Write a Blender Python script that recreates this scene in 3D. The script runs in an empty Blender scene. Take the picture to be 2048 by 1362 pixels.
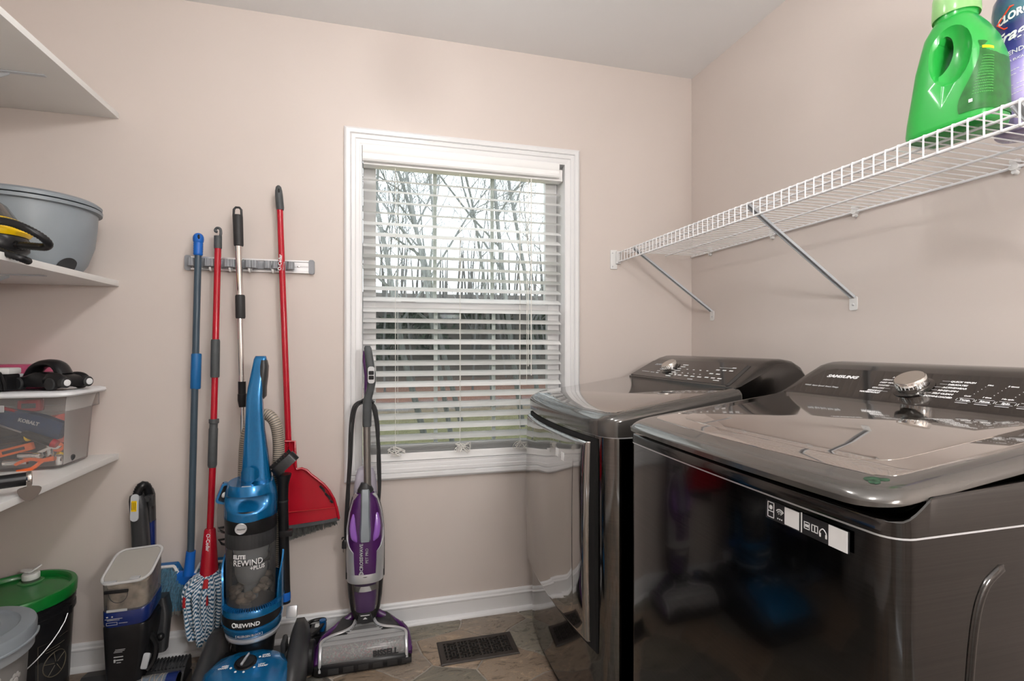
import bpy, bmesh, math, random
from mathutils import Vector, Matrix, noise
PI = math.pi
R = math.radians
C = bpy.context.scene.collection
sc = bpy.context.scene

# ------------------------------------------------------------------ camera
cam_d = bpy.data.cameras.new('camera')
cam = bpy.data.objects.new('camera', cam_d); C.objects.link(cam)
cam.location = (0, 0, 1.154)
cam.rotation_euler = (R(90), 0, R(-15.08))
cam_d.sensor_width = 36.0
cam_d.lens = 1020 / 2048 * 36.0
cam_d.shift_y = 9 / 2048
cam_d.clip_start = 0.02
sc.camera = cam

# ------------------------------------------------------------------ sky, exposure
world = bpy.data.worlds.new('overcast_sky'); sc.world = world
world.use_nodes = True
wn = world.node_tree.nodes; wl = world.node_tree.links
for n in list(wn): wn.remove(n)
wo = wn.new('ShaderNodeOutputWorld'); wb = wn.new('ShaderNodeBackground')
wt = wn.new('ShaderNodeTexCoord'); wz = wn.new('ShaderNodeTexNoise'); wr = wn.new('ShaderNodeValToRGB')
wz.inputs['Scale'].default_value = 2.2; wz.inputs['Detail'].default_value = 4
wr.color_ramp.elements[0].color = (0.86, 0.92, 1.0, 1); wr.color_ramp.elements[0].position = 0.3
wr.color_ramp.elements[1].color = (1.0, 1.0, 1.0, 1); wr.color_ramp.elements[1].position = 0.7
wl.new(wt.outputs['Generated'], wz.inputs['Vector']); wl.new(wz.outputs['Fac'], wr.inputs['Fac'])
wl.new(wr.outputs['Color'], wb.inputs['Color']); wl.new(wb.outputs['Background'], wo.inputs['Surface'])
wb.inputs['Strength'].default_value = 2.7

sc.view_settings.view_transform = 'Standard'
sc.view_settings.look = 'None'
sc.view_settings.gamma = 1.0
sc.view_settings.use_curve_mapping = False
sc.view_settings.exposure = 0.0
sc.cycles.max_bounces = 14
sc.cycles.diffuse_bounces = 6
sc.cycles.glossy_bounces = 6
sc.cycles.transmission_bounces = 10
sc.cycles.transparent_max_bounces = 24
sc.cycles.sample_clamp_indirect = 6.0
sc.cycles.caustics_reflective = False
sc.cycles.caustics_refractive = False

# the ceiling lamp, then two unseen lamps added for fill (globes built further down): place, radius and power
LAMPS = [((0.08, 1.15, 2.23), 0.07, 12.5), ((0.03, 0.15, 2.20), 0.085, 27.0), ((0.72, -0.55, 1.50), 0.12, 58.0)]
LAMP_COLOR = (1.0, 0.985, 0.97)

# ------------------------------------------------------------------ materials
def _nt(name):
    m = bpy.data.materials.new(name); m.use_nodes = True
    nt = m.node_tree
    for n in list(nt.nodes): nt.nodes.remove(n)
    out = nt.nodes.new('ShaderNodeOutputMaterial'); b = nt.nodes.new('ShaderNodeBsdfPrincipled')
    nt.links.new(b.outputs[0], out.inputs['Surface'])
    return m, nt, b, out
def mat(name, col, rough=0.5, metal=0.0, coat=0.0, trans=0.0, ior=1.45, var=0.06, scale=14.0, bump=0.0, bscale=220.0,
        sheen=0.0, coat_rough=0.05, stretch=None, spec=0.5, alpha=1.0):
    m, nt, b, out = _nt(name)
    tc = nt.nodes.new('ShaderNodeTexCoord'); nz = nt.nodes.new('ShaderNodeTexNoise')
    nz.inputs['Scale'].default_value = scale; nz.inputs['Detail'].default_value = 5
    src = tc.outputs['Object']
    if stretch:
        mp = nt.nodes.new('ShaderNodeMapping'); mp.inputs['Scale'].default_value = stretch
        nt.links.new(src, mp.inputs['Vector']); src = mp.outputs['Vector']
    nt.links.new(src, nz.inputs['Vector'])
    rp = nt.nodes.new('ShaderNodeValToRGB')
    c0 = [max(0, c * (1 - var)) for c in col[:3]]; c1 = [min(1, c * (1 + var)) for c in col[:3]]
    rp.color_ramp.elements[0].position = 0.3; rp.color_ramp.elements[1].position = 0.7
    rp.color_ramp.elements[0].color = (*c0, 1); rp.color_ramp.elements[1].color = (*c1, 1)
    nt.links.new(nz.outputs['Fac'], rp.inputs['Fac']); nt.links.new(rp.outputs['Color'], b.inputs['Base Color'])
    b.inputs['Roughness'].default_value = rough; b.inputs['Metallic'].default_value = metal
    b.inputs['Coat Weight'].default_value = coat; b.inputs['Coat Roughness'].default_value = coat_rough
    b.inputs['Transmission Weight'].default_value = trans; b.inputs['IOR'].default_value = ior
    b.inputs['Sheen Weight'].default_value = sheen; b.inputs['Alpha'].default_value = alpha
    b.inputs['Specular IOR Level'].default_value = spec
    if bump:
        n2 = nt.nodes.new('ShaderNodeTexNoise'); n2.inputs['Scale'].default_value = bscale; n2.inputs['Detail'].default_value = 3
        nt.links.new(src, n2.inputs['Vector'])
        bp = nt.nodes.new('ShaderNodeBump'); bp.inputs['Strength'].default_value = bump; bp.inputs['Distance'].default_value = 0.002
        nt.links.new(n2.outputs['Fac'], bp.inputs['Height']); nt.links.new(bp.outputs['Normal'], b.inputs['Normal'])
    return m
def clear_plastic(name, col, density, rough=0.08, gloss=0.5, tint=None, fres=1.4):
    """thin clear plastic: part of the light goes straight through, the rest is tinted plastic"""
    m, nt, b, out = _nt(name)
    b.inputs['Base Color'].default_value = (*col, 1); b.inputs['Roughness'].default_value = rough
    b.inputs['Specular IOR Level'].default_value = gloss
    t = nt.nodes.new('ShaderNodeBsdfTransparent'); t.inputs['Color'].default_value = (*(tint or [min(1, 0.35 + 0.65 * c) for c in col]), 1)
    nz = nt.nodes.new('ShaderNodeTexNoise'); nz.inputs['Scale'].default_value = 9; nz.inputs['Detail'].default_value = 4
    tc = nt.nodes.new('ShaderNodeTexCoord'); nt.links.new(tc.outputs['Object'], nz.inputs['Vector'])
    fr = nt.nodes.new('ShaderNodeFresnel'); fr.inputs['IOR'].default_value = fres
    ma = nt.nodes.new('ShaderNodeMath'); ma.operation = 'MULTIPLY_ADD'
    ma.inputs[1].default_value = density * 0.4; ma.inputs[2].default_value = density * 0.8
    nt.links.new(nz.outputs['Fac'], ma.inputs[0])
    mx = nt.nodes.new('ShaderNodeMath'); mx.operation = 'ADD'; mx.use_clamp = True
    nt.links.new(ma.outputs[0], mx.inputs[0]); nt.links.new(fr.outputs[0], mx.inputs[1])
    mix = nt.nodes.new('ShaderNodeMixShader')
    nt.links.new(mx.outputs[0], mix.inputs[0]); nt.links.new(t.outputs[0], mix.inputs[1]); nt.links.new(b.outputs[0], mix.inputs[2])
    nt.links.new(mix.outputs[0], out.inputs['Surface'])
    return m
def window_glass(name):
    m, nt, b, out = _nt(name); nt.nodes.remove(b)
    t = nt.nodes.new('ShaderNodeBsdfTransparent'); t.inputs['Color'].default_value = (0.95, 0.98, 0.97, 1)
    g = nt.nodes.new('ShaderNodeBsdfGlossy'); g.inputs['Roughness'].default_value = 0.02
    fr = nt.nodes.new('ShaderNodeFresnel'); fr.inputs['IOR'].default_value = 1.08
    mix = nt.nodes.new('ShaderNodeMixShader'); nt.links.new(fr.outputs[0], mix.inputs[0])
    nt.links.new(t.outputs[0], mix.inputs[1]); nt.links.new(g.outputs[0], mix.inputs[2]); nt.links.new(mix.outputs[0], out.inputs['Surface'])
    return m
def screen_mesh(name):
    m, nt, b, out = _nt(name)
    b.inputs['Base Color'].default_value = (0.08, 0.085, 0.09, 1); b.inputs['Roughness'].default_value = 0.7
    t = nt.nodes.new('ShaderNodeBsdfTransparent'); mix = nt.nodes.new('ShaderNodeMixShader'); mix.inputs[0].default_value = 0.42
    nt.links.new(t.outputs[0], mix.inputs[1]); nt.links.new(b.outputs[0], mix.inputs[2]); nt.links.new(mix.outputs[0], out.inputs['Surface'])
    return m

M = {}
M['wall'] = mat('wall_paint', (0.610, 0.545, 0.505), 0.42, var=0.015, scale=3, bump=0.05, bscale=420, spec=0.35)
M['ceiling'] = mat('ceiling_paint', (0.80, 0.80, 0.80), 0.8, var=0.01, scale=3, bump=0.04, bscale=300)
M['trim'] = mat('trim_paint', (0.74, 0.74, 0.745), 0.32, var=0.012, scale=5)
M['blind'] = mat('blind_white', (0.84, 0.84, 0.835), 0.38, var=0.01, scale=4)
M['cord'] = mat('cord_white', (0.78, 0.77, 0.73), 0.8, var=0.03)
M['shelf'] = mat('shelf_melamine', (0.76, 0.76, 0.745), 0.38, var=0.012, scale=6)
M['wire'] = mat('wire_white', (0.82, 0.825, 0.84), 0.3, var=0.02, scale=30)
M['bracket'] = mat('bracket_grey', (0.50, 0.53, 0.56), 0.35, metal=0.0, var=0.03)
M['glass'] = window_glass('pane_glass'); M['screen'] = screen_mesh('insect_screen')
M['black'] = mat('black_plastic', (0.010, 0.010, 0.011), 0.30, var=0.2, scale=30, spec=0.35)
M['black_soft'] = mat('black_rubber', (0.022, 0.022, 0.023), 0.55, var=0.15, scale=40, bump=0.05)
M['dark'] = mat('dark_grey_plastic', (0.030, 0.031, 0.033), 0.38, var=0.1, scale=30)
M['slate_grip'] = mat('slate_grip', (0.060, 0.066, 0.070), 0.55, var=0.12, scale=40)
M['grey'] = mat('grey_plastic', (0.235, 0.265, 0.29), 0.42, var=0.05, scale=12)
M['grey_rack'] = mat('grey_rack', (0.26, 0.27, 0.29), 0.5, var=0.06, scale=40)
M['alu'] = mat('satin_aluminium', (0.80, 0.81, 0.83), 0.33, metal=0.85, var=0.04, stretch=(2, 60, 60))
M['silver'] = mat('silver_plastic', (0.62, 0.63, 0.65), 0.28, metal=0.55, var=0.03)
M['chrome'] = mat('chrome', (0.80, 0.79, 0.77), 0.08, metal=1.0, var=0.02)
M['steel'] = mat('brushed_steel', (0.62, 0.58, 0.53), 0.24, metal=1.0, var=0.04, stretch=(4, 90, 4))
M['red'] = mat('red_plastic', (0.40, 0.006, 0.019), 0.27, var=0.06, scale=10, coat=0.2)
M['red_dark'] = mat('red_strand', (0.42, 0.015, 0.02), 0.8, var=0.15)
M['blue_pole'] = mat('slate_blue_pole', (0.045, 0.072, 0.098), 0.33, var=0.05)
M['blue'] = mat('blue_plastic', (0.008, 0.115, 0.47), 0.36, var=0.06)
M['blue_mid'] = mat('blue_grip', (0.005, 0.115, 0.32), 0.5, var=0.06)
M['teal'] = mat('metallic_blue', (0.004, 0.145, 0.36), 0.22, metal=0.5, coat=0.7, var=0.06, scale=160)
M['teal_dark'] = mat('deep_blue', (0.004, 0.10, 0.30), 0.3, metal=0.3, coat=0.4, var=0.06, scale=60)
M['navy'] = mat('navy_plastic', (0.006, 0.018, 0.115), 0.22, coat=0.4, var=0.06)
M['purple'] = mat('purple_plastic', (0.060, 0.011, 0.092), 0.26, coat=0.5, var=0.08)
M['lilac'] = mat('lilac_plastic', (0.24, 0.09, 0.42), 0.3, coat=0.3, var=0.05)
M['tan'] = mat('tan_hose', (0.36, 0.31, 0.25), 0.45, var=0.06, scale=60)
M['white_p'] = mat('white_plastic', (0.72, 0.72, 0.71), 0.4, var=0.02)
M['print'] = mat('white_print', (0.80, 0.81, 0.82), 0.6, var=0.02)
M['print_grey'] = mat('grey_print', (0.42, 0.43, 0.44), 0.6, var=0.02)
M['print_black'] = mat('black_print', (0.012, 0.012, 0.014), 0.5, var=0.02)
M['yellow'] = mat('yellow_plastic', (0.86, 0.55, 0.003), 0.3, var=0.04, coat=0.2)
M['green_lid'] = mat('green_lid', (0.004, 0.15, 0.022), 0.3, var=0.08, coat=0.2)
M['green'] = mat('green_bottle', (0.02, 0.34, 0.05), 0.28, var=0.04, scale=5, coat=0.25)
M['green_clear'] = clear_plastic('green_cap', (0.40, 0.72, 0.30), 0.6, 0.2)
M['label_green'] = mat('dark_green_label', (0.012, 0.13, 0.018), 0.4, var=0.25, scale=60)
M['clear'] = clear_plastic('clear_tank', (0.62, 0.60, 0.57), 0.10, tint=(.95, .94, .92))
M['clear_bin'] = clear_plastic('clear_bin', (0.74, 0.73, 0.72), 0.085, 0.14, tint=(.98, .98, .98), fres=1.18)
M['smoke'] = clear_plastic('smoky_tank', (0.24, 0.235, 0.23), 0.20, tint=(.86, .85, .84), fres=1.3)
M['lint'] = mat('dust_and_lint', (0.30, 0.255, 0.21), 0.95, var=0.35, scale=40, bump=0.8, bscale=70)
M['stainless'] = None
M['rug'] = None
M['pink'] = mat('pink_tape', (0.80, 0.20, 0.17), 0.45, var=0.05)
M['pinkbox'] = mat('pink_card', (0.55, 0.10, 0.20), 0.5, var=0.05)
M['orange'] = mat('orange_plastic', (0.85, 0.16, 0.03), 0.4, var=0.06)
M['denim'] = mat('blue_cloth', (0.05, 0.15, 0.36), 0.9, var=0.5, scale=26, bump=0.5, bscale=300)
M['chenille'] = mat('chenille_blue', (0.055, 0.155, 0.235), 0.95, var=0.35, scale=90, bump=0.7, bscale=500, sheen=0.3)
M['chenille_grey'] = mat('chenille_grey', (0.20, 0.19, 0.18), 0.95, var=0.25, scale=90, bump=0.7, bscale=500)
M['bristle'] = mat('grey_bristle', (0.13, 0.135, 0.13), 0.85, var=0.4, scale=80)
M['register'] = mat('register_brown', (0.035, 0.028, 0.024), 0.42, metal=0.3, var=0.15, scale=50)
M['void'] = mat('duct_black', (0.004, 0.004, 0.004), 0.9, var=0.1)
M['door'] = mat('door_white', (0.72, 0.71, 0.69), 0.4, var=0.01)
M['grout'] = mat('grout', (0.30, 0.27, 0.235), 0.85, var=0.2, scale=30, bump=0.3)

def stainless(name, col, rough, brush=(3, 3, 400), amount=0.06, coat=0.35, metal=1.0, wave=0.0):
    m, nt, b, out = _nt(name)
    tc = nt.nodes.new('ShaderNodeTexCoord'); mp = nt.nodes.new('ShaderNodeMapping'); mp.inputs['Scale'].default_value = brush
    nz = nt.nodes.new('ShaderNodeTexNoise'); nz.inputs['Scale'].default_value = 1.0; nz.inputs['Detail'].default_value = 6; nz.inputs['Roughness'].default_value = 0.7
    nt.links.new(tc.outputs['Object'], mp.inputs['Vector']); nt.links.new(mp.outputs['Vector'], nz.inputs['Vector'])
    rp = nt.nodes.new('ShaderNodeValToRGB')
    rp.color_ramp.elements[0].position = 0.25; rp.color_ramp.elements[1].position = 0.75
    rp.color_ramp.elements[0].color = (*[c * (1 - 4 * amount) for c in col], 1); rp.color_ramp.elements[1].color = (*[c * (1 + 4 * amount) for c in col], 1)
    nt.links.new(nz.outputs['Fac'], rp.inputs['Fac']); nt.links.new(rp.outputs['Color'], b.inputs['Base Color'])
    ma = nt.nodes.new('ShaderNodeMath'); ma.operation = 'MULTIPLY_ADD'; ma.inputs[1].default_value = amount * 2; ma.inputs[2].default_value = rough - amount
    nt.links.new(nz.outputs['Fac'], ma.inputs[0]); nt.links.new(ma.outputs[0], b.inputs['Roughness'])
    b.inputs['Metallic'].default_value = metal; b.inputs['Coat Weight'].default_value = coat; b.inputs['Coat Roughness'].default_value = 0.03
    if wave:                                                           # sheet metal is never quite flat
        n3 = nt.nodes.new('ShaderNodeTexNoise'); n3.inputs['Scale'].default_value = 5.0; n3.inputs['Detail'].default_value = 0
        nt.links.new(tc.outputs['Object'], n3.inputs['Vector'])
        bp = nt.nodes.new('ShaderNodeBump'); bp.inputs['Strength'].default_value = 1.0; bp.inputs['Distance'].default_value = wave
        nt.links.new(n3.outputs['Fac'], bp.inputs['Height']); nt.links.new(bp.outputs['Normal'], b.inputs['Normal']); nt.links.new(bp.outputs['Normal'], b.inputs['Coat Normal'])
    return m
M['brushed'] = stainless('black_stainless', (0.066, 0.063, 0.061), 0.12, (2, 2, 330), 0.05, 0.2)
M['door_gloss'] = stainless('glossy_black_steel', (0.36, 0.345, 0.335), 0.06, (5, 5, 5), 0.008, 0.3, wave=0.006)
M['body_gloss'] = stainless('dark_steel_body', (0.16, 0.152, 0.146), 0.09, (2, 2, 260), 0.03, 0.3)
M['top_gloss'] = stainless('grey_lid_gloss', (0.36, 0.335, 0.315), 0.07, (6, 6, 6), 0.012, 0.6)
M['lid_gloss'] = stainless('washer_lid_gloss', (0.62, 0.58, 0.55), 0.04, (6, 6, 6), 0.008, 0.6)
M['lid_rim'] = stainless('dark_lid_rim', (0.10, 0.094, 0.088), 0.15, (6, 6, 6), 0.012, 0.35, metal=0.6)
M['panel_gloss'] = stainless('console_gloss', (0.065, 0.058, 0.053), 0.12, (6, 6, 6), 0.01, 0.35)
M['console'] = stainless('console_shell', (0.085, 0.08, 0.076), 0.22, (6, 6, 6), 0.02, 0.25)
M['base_black'] = mat('appliance_base', (0.02, 0.02, 0.021), 0.4, var=0.1)

def slate():
    m, nt, b, out = _nt('slate_stone')
    oi = nt.nodes.new('ShaderNodeObjectInfo'); tc = nt.nodes.new('ShaderNodeTexCoord')
    add = nt.nodes.new('ShaderNodeVectorMath'); add.operation = 'ADD'
    sc3 = nt.nodes.new('ShaderNodeVectorMath'); sc3.operation = 'SCALE'; sc3.inputs['Scale'].default_value = 40
    cmb = nt.nodes.new('ShaderNodeCombineXYZ')
    nt.links.new(oi.outputs['Random'], cmb.inputs[0]); nt.links.new(oi.outputs['Random'], cmb.inputs[1])
    nt.links.new(cmb.outputs[0], sc3.inputs[0]); nt.links.new(tc.outputs['Object'], add.inputs[0]); nt.links.new(sc3.outputs[0], add.inputs[1])
    mp = nt.nodes.new('ShaderNodeMapping'); mp.inputs['Scale'].default_value = (4.5, 11, 4.5); mp.inputs['Rotation'].default_value = (0, 0, 0.35)
    nt.links.new(add.outputs[0], mp.inputs['Vector'])
    n1 = nt.nodes.new('ShaderNodeTexNoise'); n1.inputs['Scale'].default_value = 1.9; n1.inputs['Detail'].default_value = 14; n1.inputs['Roughness'].default_value = 0.82; n1.inputs['Distortion'].default_value = 1.4
    nt.links.new(mp.outputs[0], n1.inputs['Vector'])
    r1 = nt.nodes.new('ShaderNodeValToRGB'); e = r1.color_ramp
    e.elements[0].position = 0.34; e.elements[0].color = (0.028, 0.025, 0.022, 1)
    e.elements[1].position = 0.70; e.elements[1].color = (0.52, 0.46, 0.38, 1)
    for p_, c_ in ((0.43, (0.13, 0.108, 0.088, 1)), (0.485, (0.27, 0.225, 0.185, 1)), (0.53, (0.20, 0.182, 0.162, 1)), (0.57, (0.31, 0.235, 0.17, 1)), (0.63, (0.36, 0.33, 0.285, 1))):
        x = e.elements.new(p_); x.color = c_
    nt.links.new(n1.outputs['Fac'], r1.inputs['Fac'])
    # tint of the single stone: grey green, brown, rust
    r2 = nt.nodes.new('ShaderNodeValToRGB'); e = r2.color_ramp; e.interpolation = 'CONSTANT'
    e.elements[0].position = 0; e.elements[0].color = (0.72, 0.80, 0.84, 1)
    e.elements[1].position = 0.3; e.elements[1].color = (1.0, 0.96, 0.92, 1)
    x = e.elements.new(0.52); x.color = (1.06, 0.94, 0.86, 1)
    x = e.elements.new(0.72); x.color = (0.85, 0.90, 0.86, 1)
    x = e.elements.new(0.86); x.color = (1.2, 1.08, 0.95, 1)
    nt.links.new(oi.outputs['Random'], r2.inputs['Fac'])
    mx = nt.nodes.new('ShaderNodeMix'); mx.data_type = 'RGBA'; mx.blend_type = 'MULTIPLY'; mx.inputs['Factor'].default_value = 1.0
    nt.links.new(r1.outputs['Color'], mx.inputs[6]); nt.links.new(r2.outputs['Color'], mx.inputs[7])
    nt.links.new(mx.outputs[2], b.inputs['Base Color'])
    b.inputs['Roughness'].default_value = 0.42
    bp = nt.nodes.new('ShaderNodeBump'); bp.inputs['Strength'].default_value = 0.5; bp.inputs['Distance'].default_value = 0.004
    nt.links.new(n1.outputs['Fac'], bp.inputs['Height']); nt.links.new(bp.outputs['Normal'], b.inputs['Normal'])
    return m
M['slate'] = slate()

def twist_yarn():
    m, nt, b, out = _nt('twisted_yarn')
    at = nt.nodes.new('ShaderNodeAttribute'); at.attribute_name = 'twist'
    wv = nt.nodes.new('ShaderNodeMath'); wv.operation = 'PINGPONG'; wv.inputs[1].default_value = 0.5
    dbl = nt.nodes.new('ShaderNodeMath'); dbl.operation = 'MULTIPLY'; dbl.inputs[1].default_value = 2.0
    nt.links.new(at.outputs['Fac'], wv.inputs[0]); nt.links.new(wv.outputs[0], dbl.inputs[0])
    r = nt.nodes.new('ShaderNodeValToRGB'); r.color_ramp.elements[0].position = 0.38; r.color_ramp.elements[1].position = 0.62
    r.color_ramp.elements[0].color = (0.025, 0.11, 0.21, 1); r.color_ramp.elements[1].color = (0.74, 0.79, 0.84, 1)
    nt.links.new(dbl.outputs[0], r.inputs['Fac']); nt.links.new(r.outputs['Color'], b.inputs['Base Color'])
    b.inputs['Roughness'].default_value = 0.95
    bp = nt.nodes.new('ShaderNodeBump'); bp.inputs['Strength'].default_value = 0.6; bp.inputs['Distance'].default_value = 0.002
    nt.links.new(dbl.outputs[0], bp.inputs['Height']); nt.links.new(bp.outputs['Normal'], b.inputs['Normal'])
    return m
M['yarn'] = twist_yarn()

# ------------------------------------------------------------------ mesh helpers
class MB:
    def __init__(s): s.bm = bmesh.new()
    def ring_faces(s, a, b):
        n = len(a)
        for i in range(n):
            j = (i + 1) % n
            s.bm.faces.new((a[i], a[j], b[j], b[i]))
    def loft(s, rings, cap0=True, cap1=True):
        vs = [[s.bm.verts.new(p) for p in r] for r in rings]
        for a, b in zip(vs, vs[1:]): s.ring_faces(a, b)
        if cap0: s.bm.faces.new(list(reversed(vs[0])))
        if cap1: s.bm.faces.new(vs[-1])
        return s
    def box(s, c, d, bevel=0.0, rot=None, seg=2):
        r = bmesh.ops.create_cube(s.bm, size=1.0)
        mx = Matrix.Translation(Vector(c)) @ (rot.to_4x4() if rot else Matrix.Identity(4)) @ Matrix.Diagonal((*d, 1))
        bmesh.ops.transform(s.bm, matrix=mx, verts=r['verts'])
        if bevel:
            es = list({e for v in r['verts'] for e in v.link_edges})
            bmesh.ops.bevel(s.bm, geom=es, offset=bevel, segments=seg, profile=0.6, affect='EDGES')
        return s
    def b2(s, x0, x1, y0, y1, z0, z1, bevel=0.0):
        return s.box(((x0 + x1) / 2, (y0 + y1) / 2, (z0 + z1) / 2), (abs(x1 - x0), abs(y1 - y0), abs(z1 - z0)), bevel)
    def tube(s, pts, r, n=8, closed=False, caps=True, flat=1.0):
        P = [Vector(p) for p in pts]; m = len(P)
        rr = r if isinstance(r, (list, tuple)) else [r] * m
        T = []
        for i in range(m):
            a = P[(i - 1) % m] if closed else P[max(0, i - 1)]
            b = P[(i + 1) % m] if closed else P[min(m - 1, i + 1)]
            d = (b - a); T.append(d.normalized() if d.length > 1e-9 else Vector((0, 0, 1)))
        up = Vector((0, 0, 1)) if abs(T[0].z) < 0.9 else Vector((1, 0, 0))
        nrm = (up - T[0] * up.dot(T[0])).normalized()
        rings = []
        for i in range(m):
            nrm = (nrm - T[i] * nrm.dot(T[i])).normalized(); bi = T[i].cross(nrm)
            rings.append([P[i] + nrm * (rr[i] * math.cos(2 * PI * k / n)) + bi * (rr[i] * flat * math.sin(2 * PI * k / n)) for k in range(n)])
        vs = [[s.bm.verts.new(p) for p in q] for q in rings]
        for a, b in zip(vs, vs[1:]): s.ring_faces(a, b)
        if closed: s.ring_faces(vs[-1], vs[0])
        elif caps:
            s.bm.faces.new(list(reversed(vs[0]))); s.bm.faces.new(vs[-1])
        return s
    def cyl(s, p0, p1, r0, r1=None, n=20):
        return s.tube([p0, p1], [r0, r0 if r1 is None else r1], n)
    def lathe(s, prof, c=(0, 0, 0), n=36, sx=1.0, sy=1.0, cap0=True, cap1=True):
        return s.loft([[(c[0] + r * sx * math.cos(2 * PI * k / n), c[1] + r * sy * math.sin(2 * PI * k / n), c[2] + z) for k in range(n)] for r, z in prof], cap0, cap1)
    def prism(s, poly, t0, t1, mx):
        """poly in the local xy plane, from z=t0 to z=t1, placed by matrix mx"""
        a = [mx @ Vector((x, y, t0)) for x, y in poly]; b = [mx @ Vector((x, y, t1)) for x, y in poly]
        return s.loft([a, b])
    def sphere(s, c, r, sc3=(1, 1, 1), n=16):
        q = bmesh.ops.create_uvsphere(s.bm, u_segments=n, v_segments=max(6, n // 2), radius=r)
        bmesh.ops.transform(s.bm, matrix=Matrix.Translation(Vector(c)) @ Matrix.Diagonal((*sc3, 1)), verts=q['verts']); return s
    def grid(s, f, nu, nv):
        v = [[s.bm.verts.new(f(i / nu, j / nv)) for j in range(nv + 1)] for i in range(nu + 1)]
        for i in range(nu):
            for j in range(nv): s.bm.faces.new((v[i][j], v[i + 1][j], v[i + 1][j + 1], v[i][j + 1]))
        return s
    def mesh(s, name, m, smooth=True, angle=38):
        bmesh.ops.recalc_face_normals(s.bm, faces=s.bm.faces[:])
        me = bpy.data.meshes.new(name); s.bm.to_mesh(me); s.bm.free()
        for mm in (m if isinstance(m, (list, tuple)) else [m]): me.materials.append(mm)
        if smooth:
            for p in me.polygons: p.use_smooth = True
            me.set_sharp_from_angle(angle=R(angle))
        return me
    def build(s, name, m, parent=None, smooth=True, angle=38, loc=None, mx=None):
        o = bpy.data.objects.new(name, s.mesh(name, m, smooth, angle)); C.objects.link(o)
        if parent: o.parent = parent
        if mx is not None: o.matrix_basis = mx
        elif loc: o.location = loc
        return o
def thing(name, label, cat, loc=(0, 0, 0), rz=0.0, group=None, rot=None):
    o = bpy.data.objects.new(name, None); C.objects.link(o); o.empty_display_size = 0.05
    o.location = loc; o.rotation_euler = rot if rot else (0, 0, rz)
    o['label'] = label; o['category'] = cat
    if group: o['group'] = group
    return o
def tag(o, label, cat, group=None):
    o['label'] = label; o['category'] = cat
    if group: o['group'] = group
    return o
def struct(name, mb, m, parent=None, **k):
    o = mb.build(name, m, parent, **k) if mb else bpy.data.objects.new(name, None)
    if mb is None: C.objects.link(o)
    if parent is None: o['kind'] = 'structure'
    return o
def link_copy(o, name, parent, loc=None, mx=None):
    c = bpy.data.objects.new(name, o.data); C.objects.link(c); c.parent = parent
    if mx is not None: c.matrix_basis = mx
    elif loc is not None: c.location = loc
    return c
def rrect(x0, x1, y0, y1, r, n=6, bow=0.0, rb=None):
    """rounded rectangle outline (list of (x,y)); the x0 side bows outwards by bow; rb = radius of the corners on the x1 side"""
    rb = r if rb is None else rb
    pts = []
    for cx, cy, a0, rr in ((x0 + r, y0 + r, 180, r), (x1 - rb, y0 + rb, 270, rb), (x1 - rb, y1 - rb, 0, rb), (x0 + r, y1 - r, 90, r)):
        for k in range(n + 1):
            a = R(a0 + 90 * k / n); pts.append((cx + rr * math.cos(a), cy + rr * math.sin(a)))
    # subdivide the closing (x0) side so that it can bow
    m = 12; a = pts[-1]; b = pts[0]
    for k in range(1, m): pts.append((a[0] + (b[0] - a[0]) * k / m, a[1] + (b[1] - a[1]) * k / m))
    yc = (y0 + y1) / 2; hw = (y1 - y0) / 2; xm = (x0 + x1) / 2
    out = []
    for x, y in pts:
        w = max(0.0, (xm - x) / (xm - x0)); out.append((x - bow * w * (1 - ((y - yc) / hw) ** 2), y))
    return out
def superring(c, rx, ry, e=2.0, n=28, tilt=None):
    out = []
    for k in range(n):
        a = 2 * PI * k / n; ca, sa = math.cos(a), math.sin(a)
        x = rx * math.copysign(abs(ca) ** (2 / e), ca); y = ry * math.copysign(abs(sa) ** (2 / e), sa)
        v = Vector((x, y, 0))
        if tilt: v = tilt @ v
        out.append(Vector(c) + v)
    return out
def text(name, s, size, mx, m, parent, bold=0.0, shear=0.0, align='LEFT', bend=None, depth=0.0004, wide=1.0, spacing=1.0, res=2):
    cu = bpy.data.curves.new(name, 'FONT'); cu.body = s; cu.size = size; cu.shear = shear; cu.align_x = align
    cu.offset = bold; cu.extrude = depth; cu.space_character = spacing; cu.resolution_u = res
    o = bpy.data.objects.new(name, cu); C.objects.link(o)
    dg = bpy.context.evaluated_depsgraph_get(); dg.update()
    me = bpy.data.meshes.new_from_object(o.evaluated_get(dg)); me.name = name
    bpy.data.objects.remove(o); bpy.data.curves.remove(cu)
    for v in me.vertices:
        v.co.x *= wide
        p = bend(v.co) if bend else v.co
        v.co = mx @ Vector(p)
    me.materials.clear(); me.materials.append(m)
    o = bpy.data.objects.new(name, me); C.objects.link(o)
    if parent: o.parent = parent
    return o
def frame(origin, xdir, ydir):
    x = Vector(xdir).normalized(); y = Vector(ydir); y = (y - x * x.dot(y)).normalized(); z = x.cross(y)
    m = Matrix((x, y, z)).transposed().to_4x4(); m.translation = Vector(origin); return m
def curve_pts(ctrl, n=40, closed=False):
    """Catmull-Rom through the control points"""
    P = [Vector(p) for p in ctrl]; m = len(P); out = []
    segs = m if closed else m - 1
    for i in range(segs):
        p1, p2 = P[i], P[(i + 1) % m]
        p0 = P[i - 1] if (closed or i > 0) else p1 * 2 - p2
        p3 = P[(i + 2) % m] if (closed or i + 2 < m) else p2 * 2 - p1
        k = max(2, n // segs)
        for j in range(k):
            t = j / k
            out.append(0.5 * ((2 * p1) + (p2 - p0) * t + (2 * p0 - 5 * p1 + 4 * p2 - p3) * t * t + (3 * p1 - p0 - 3 * p2 + p3) * t ** 3))
    if not closed: out.append(P[-1])
    return out

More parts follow.
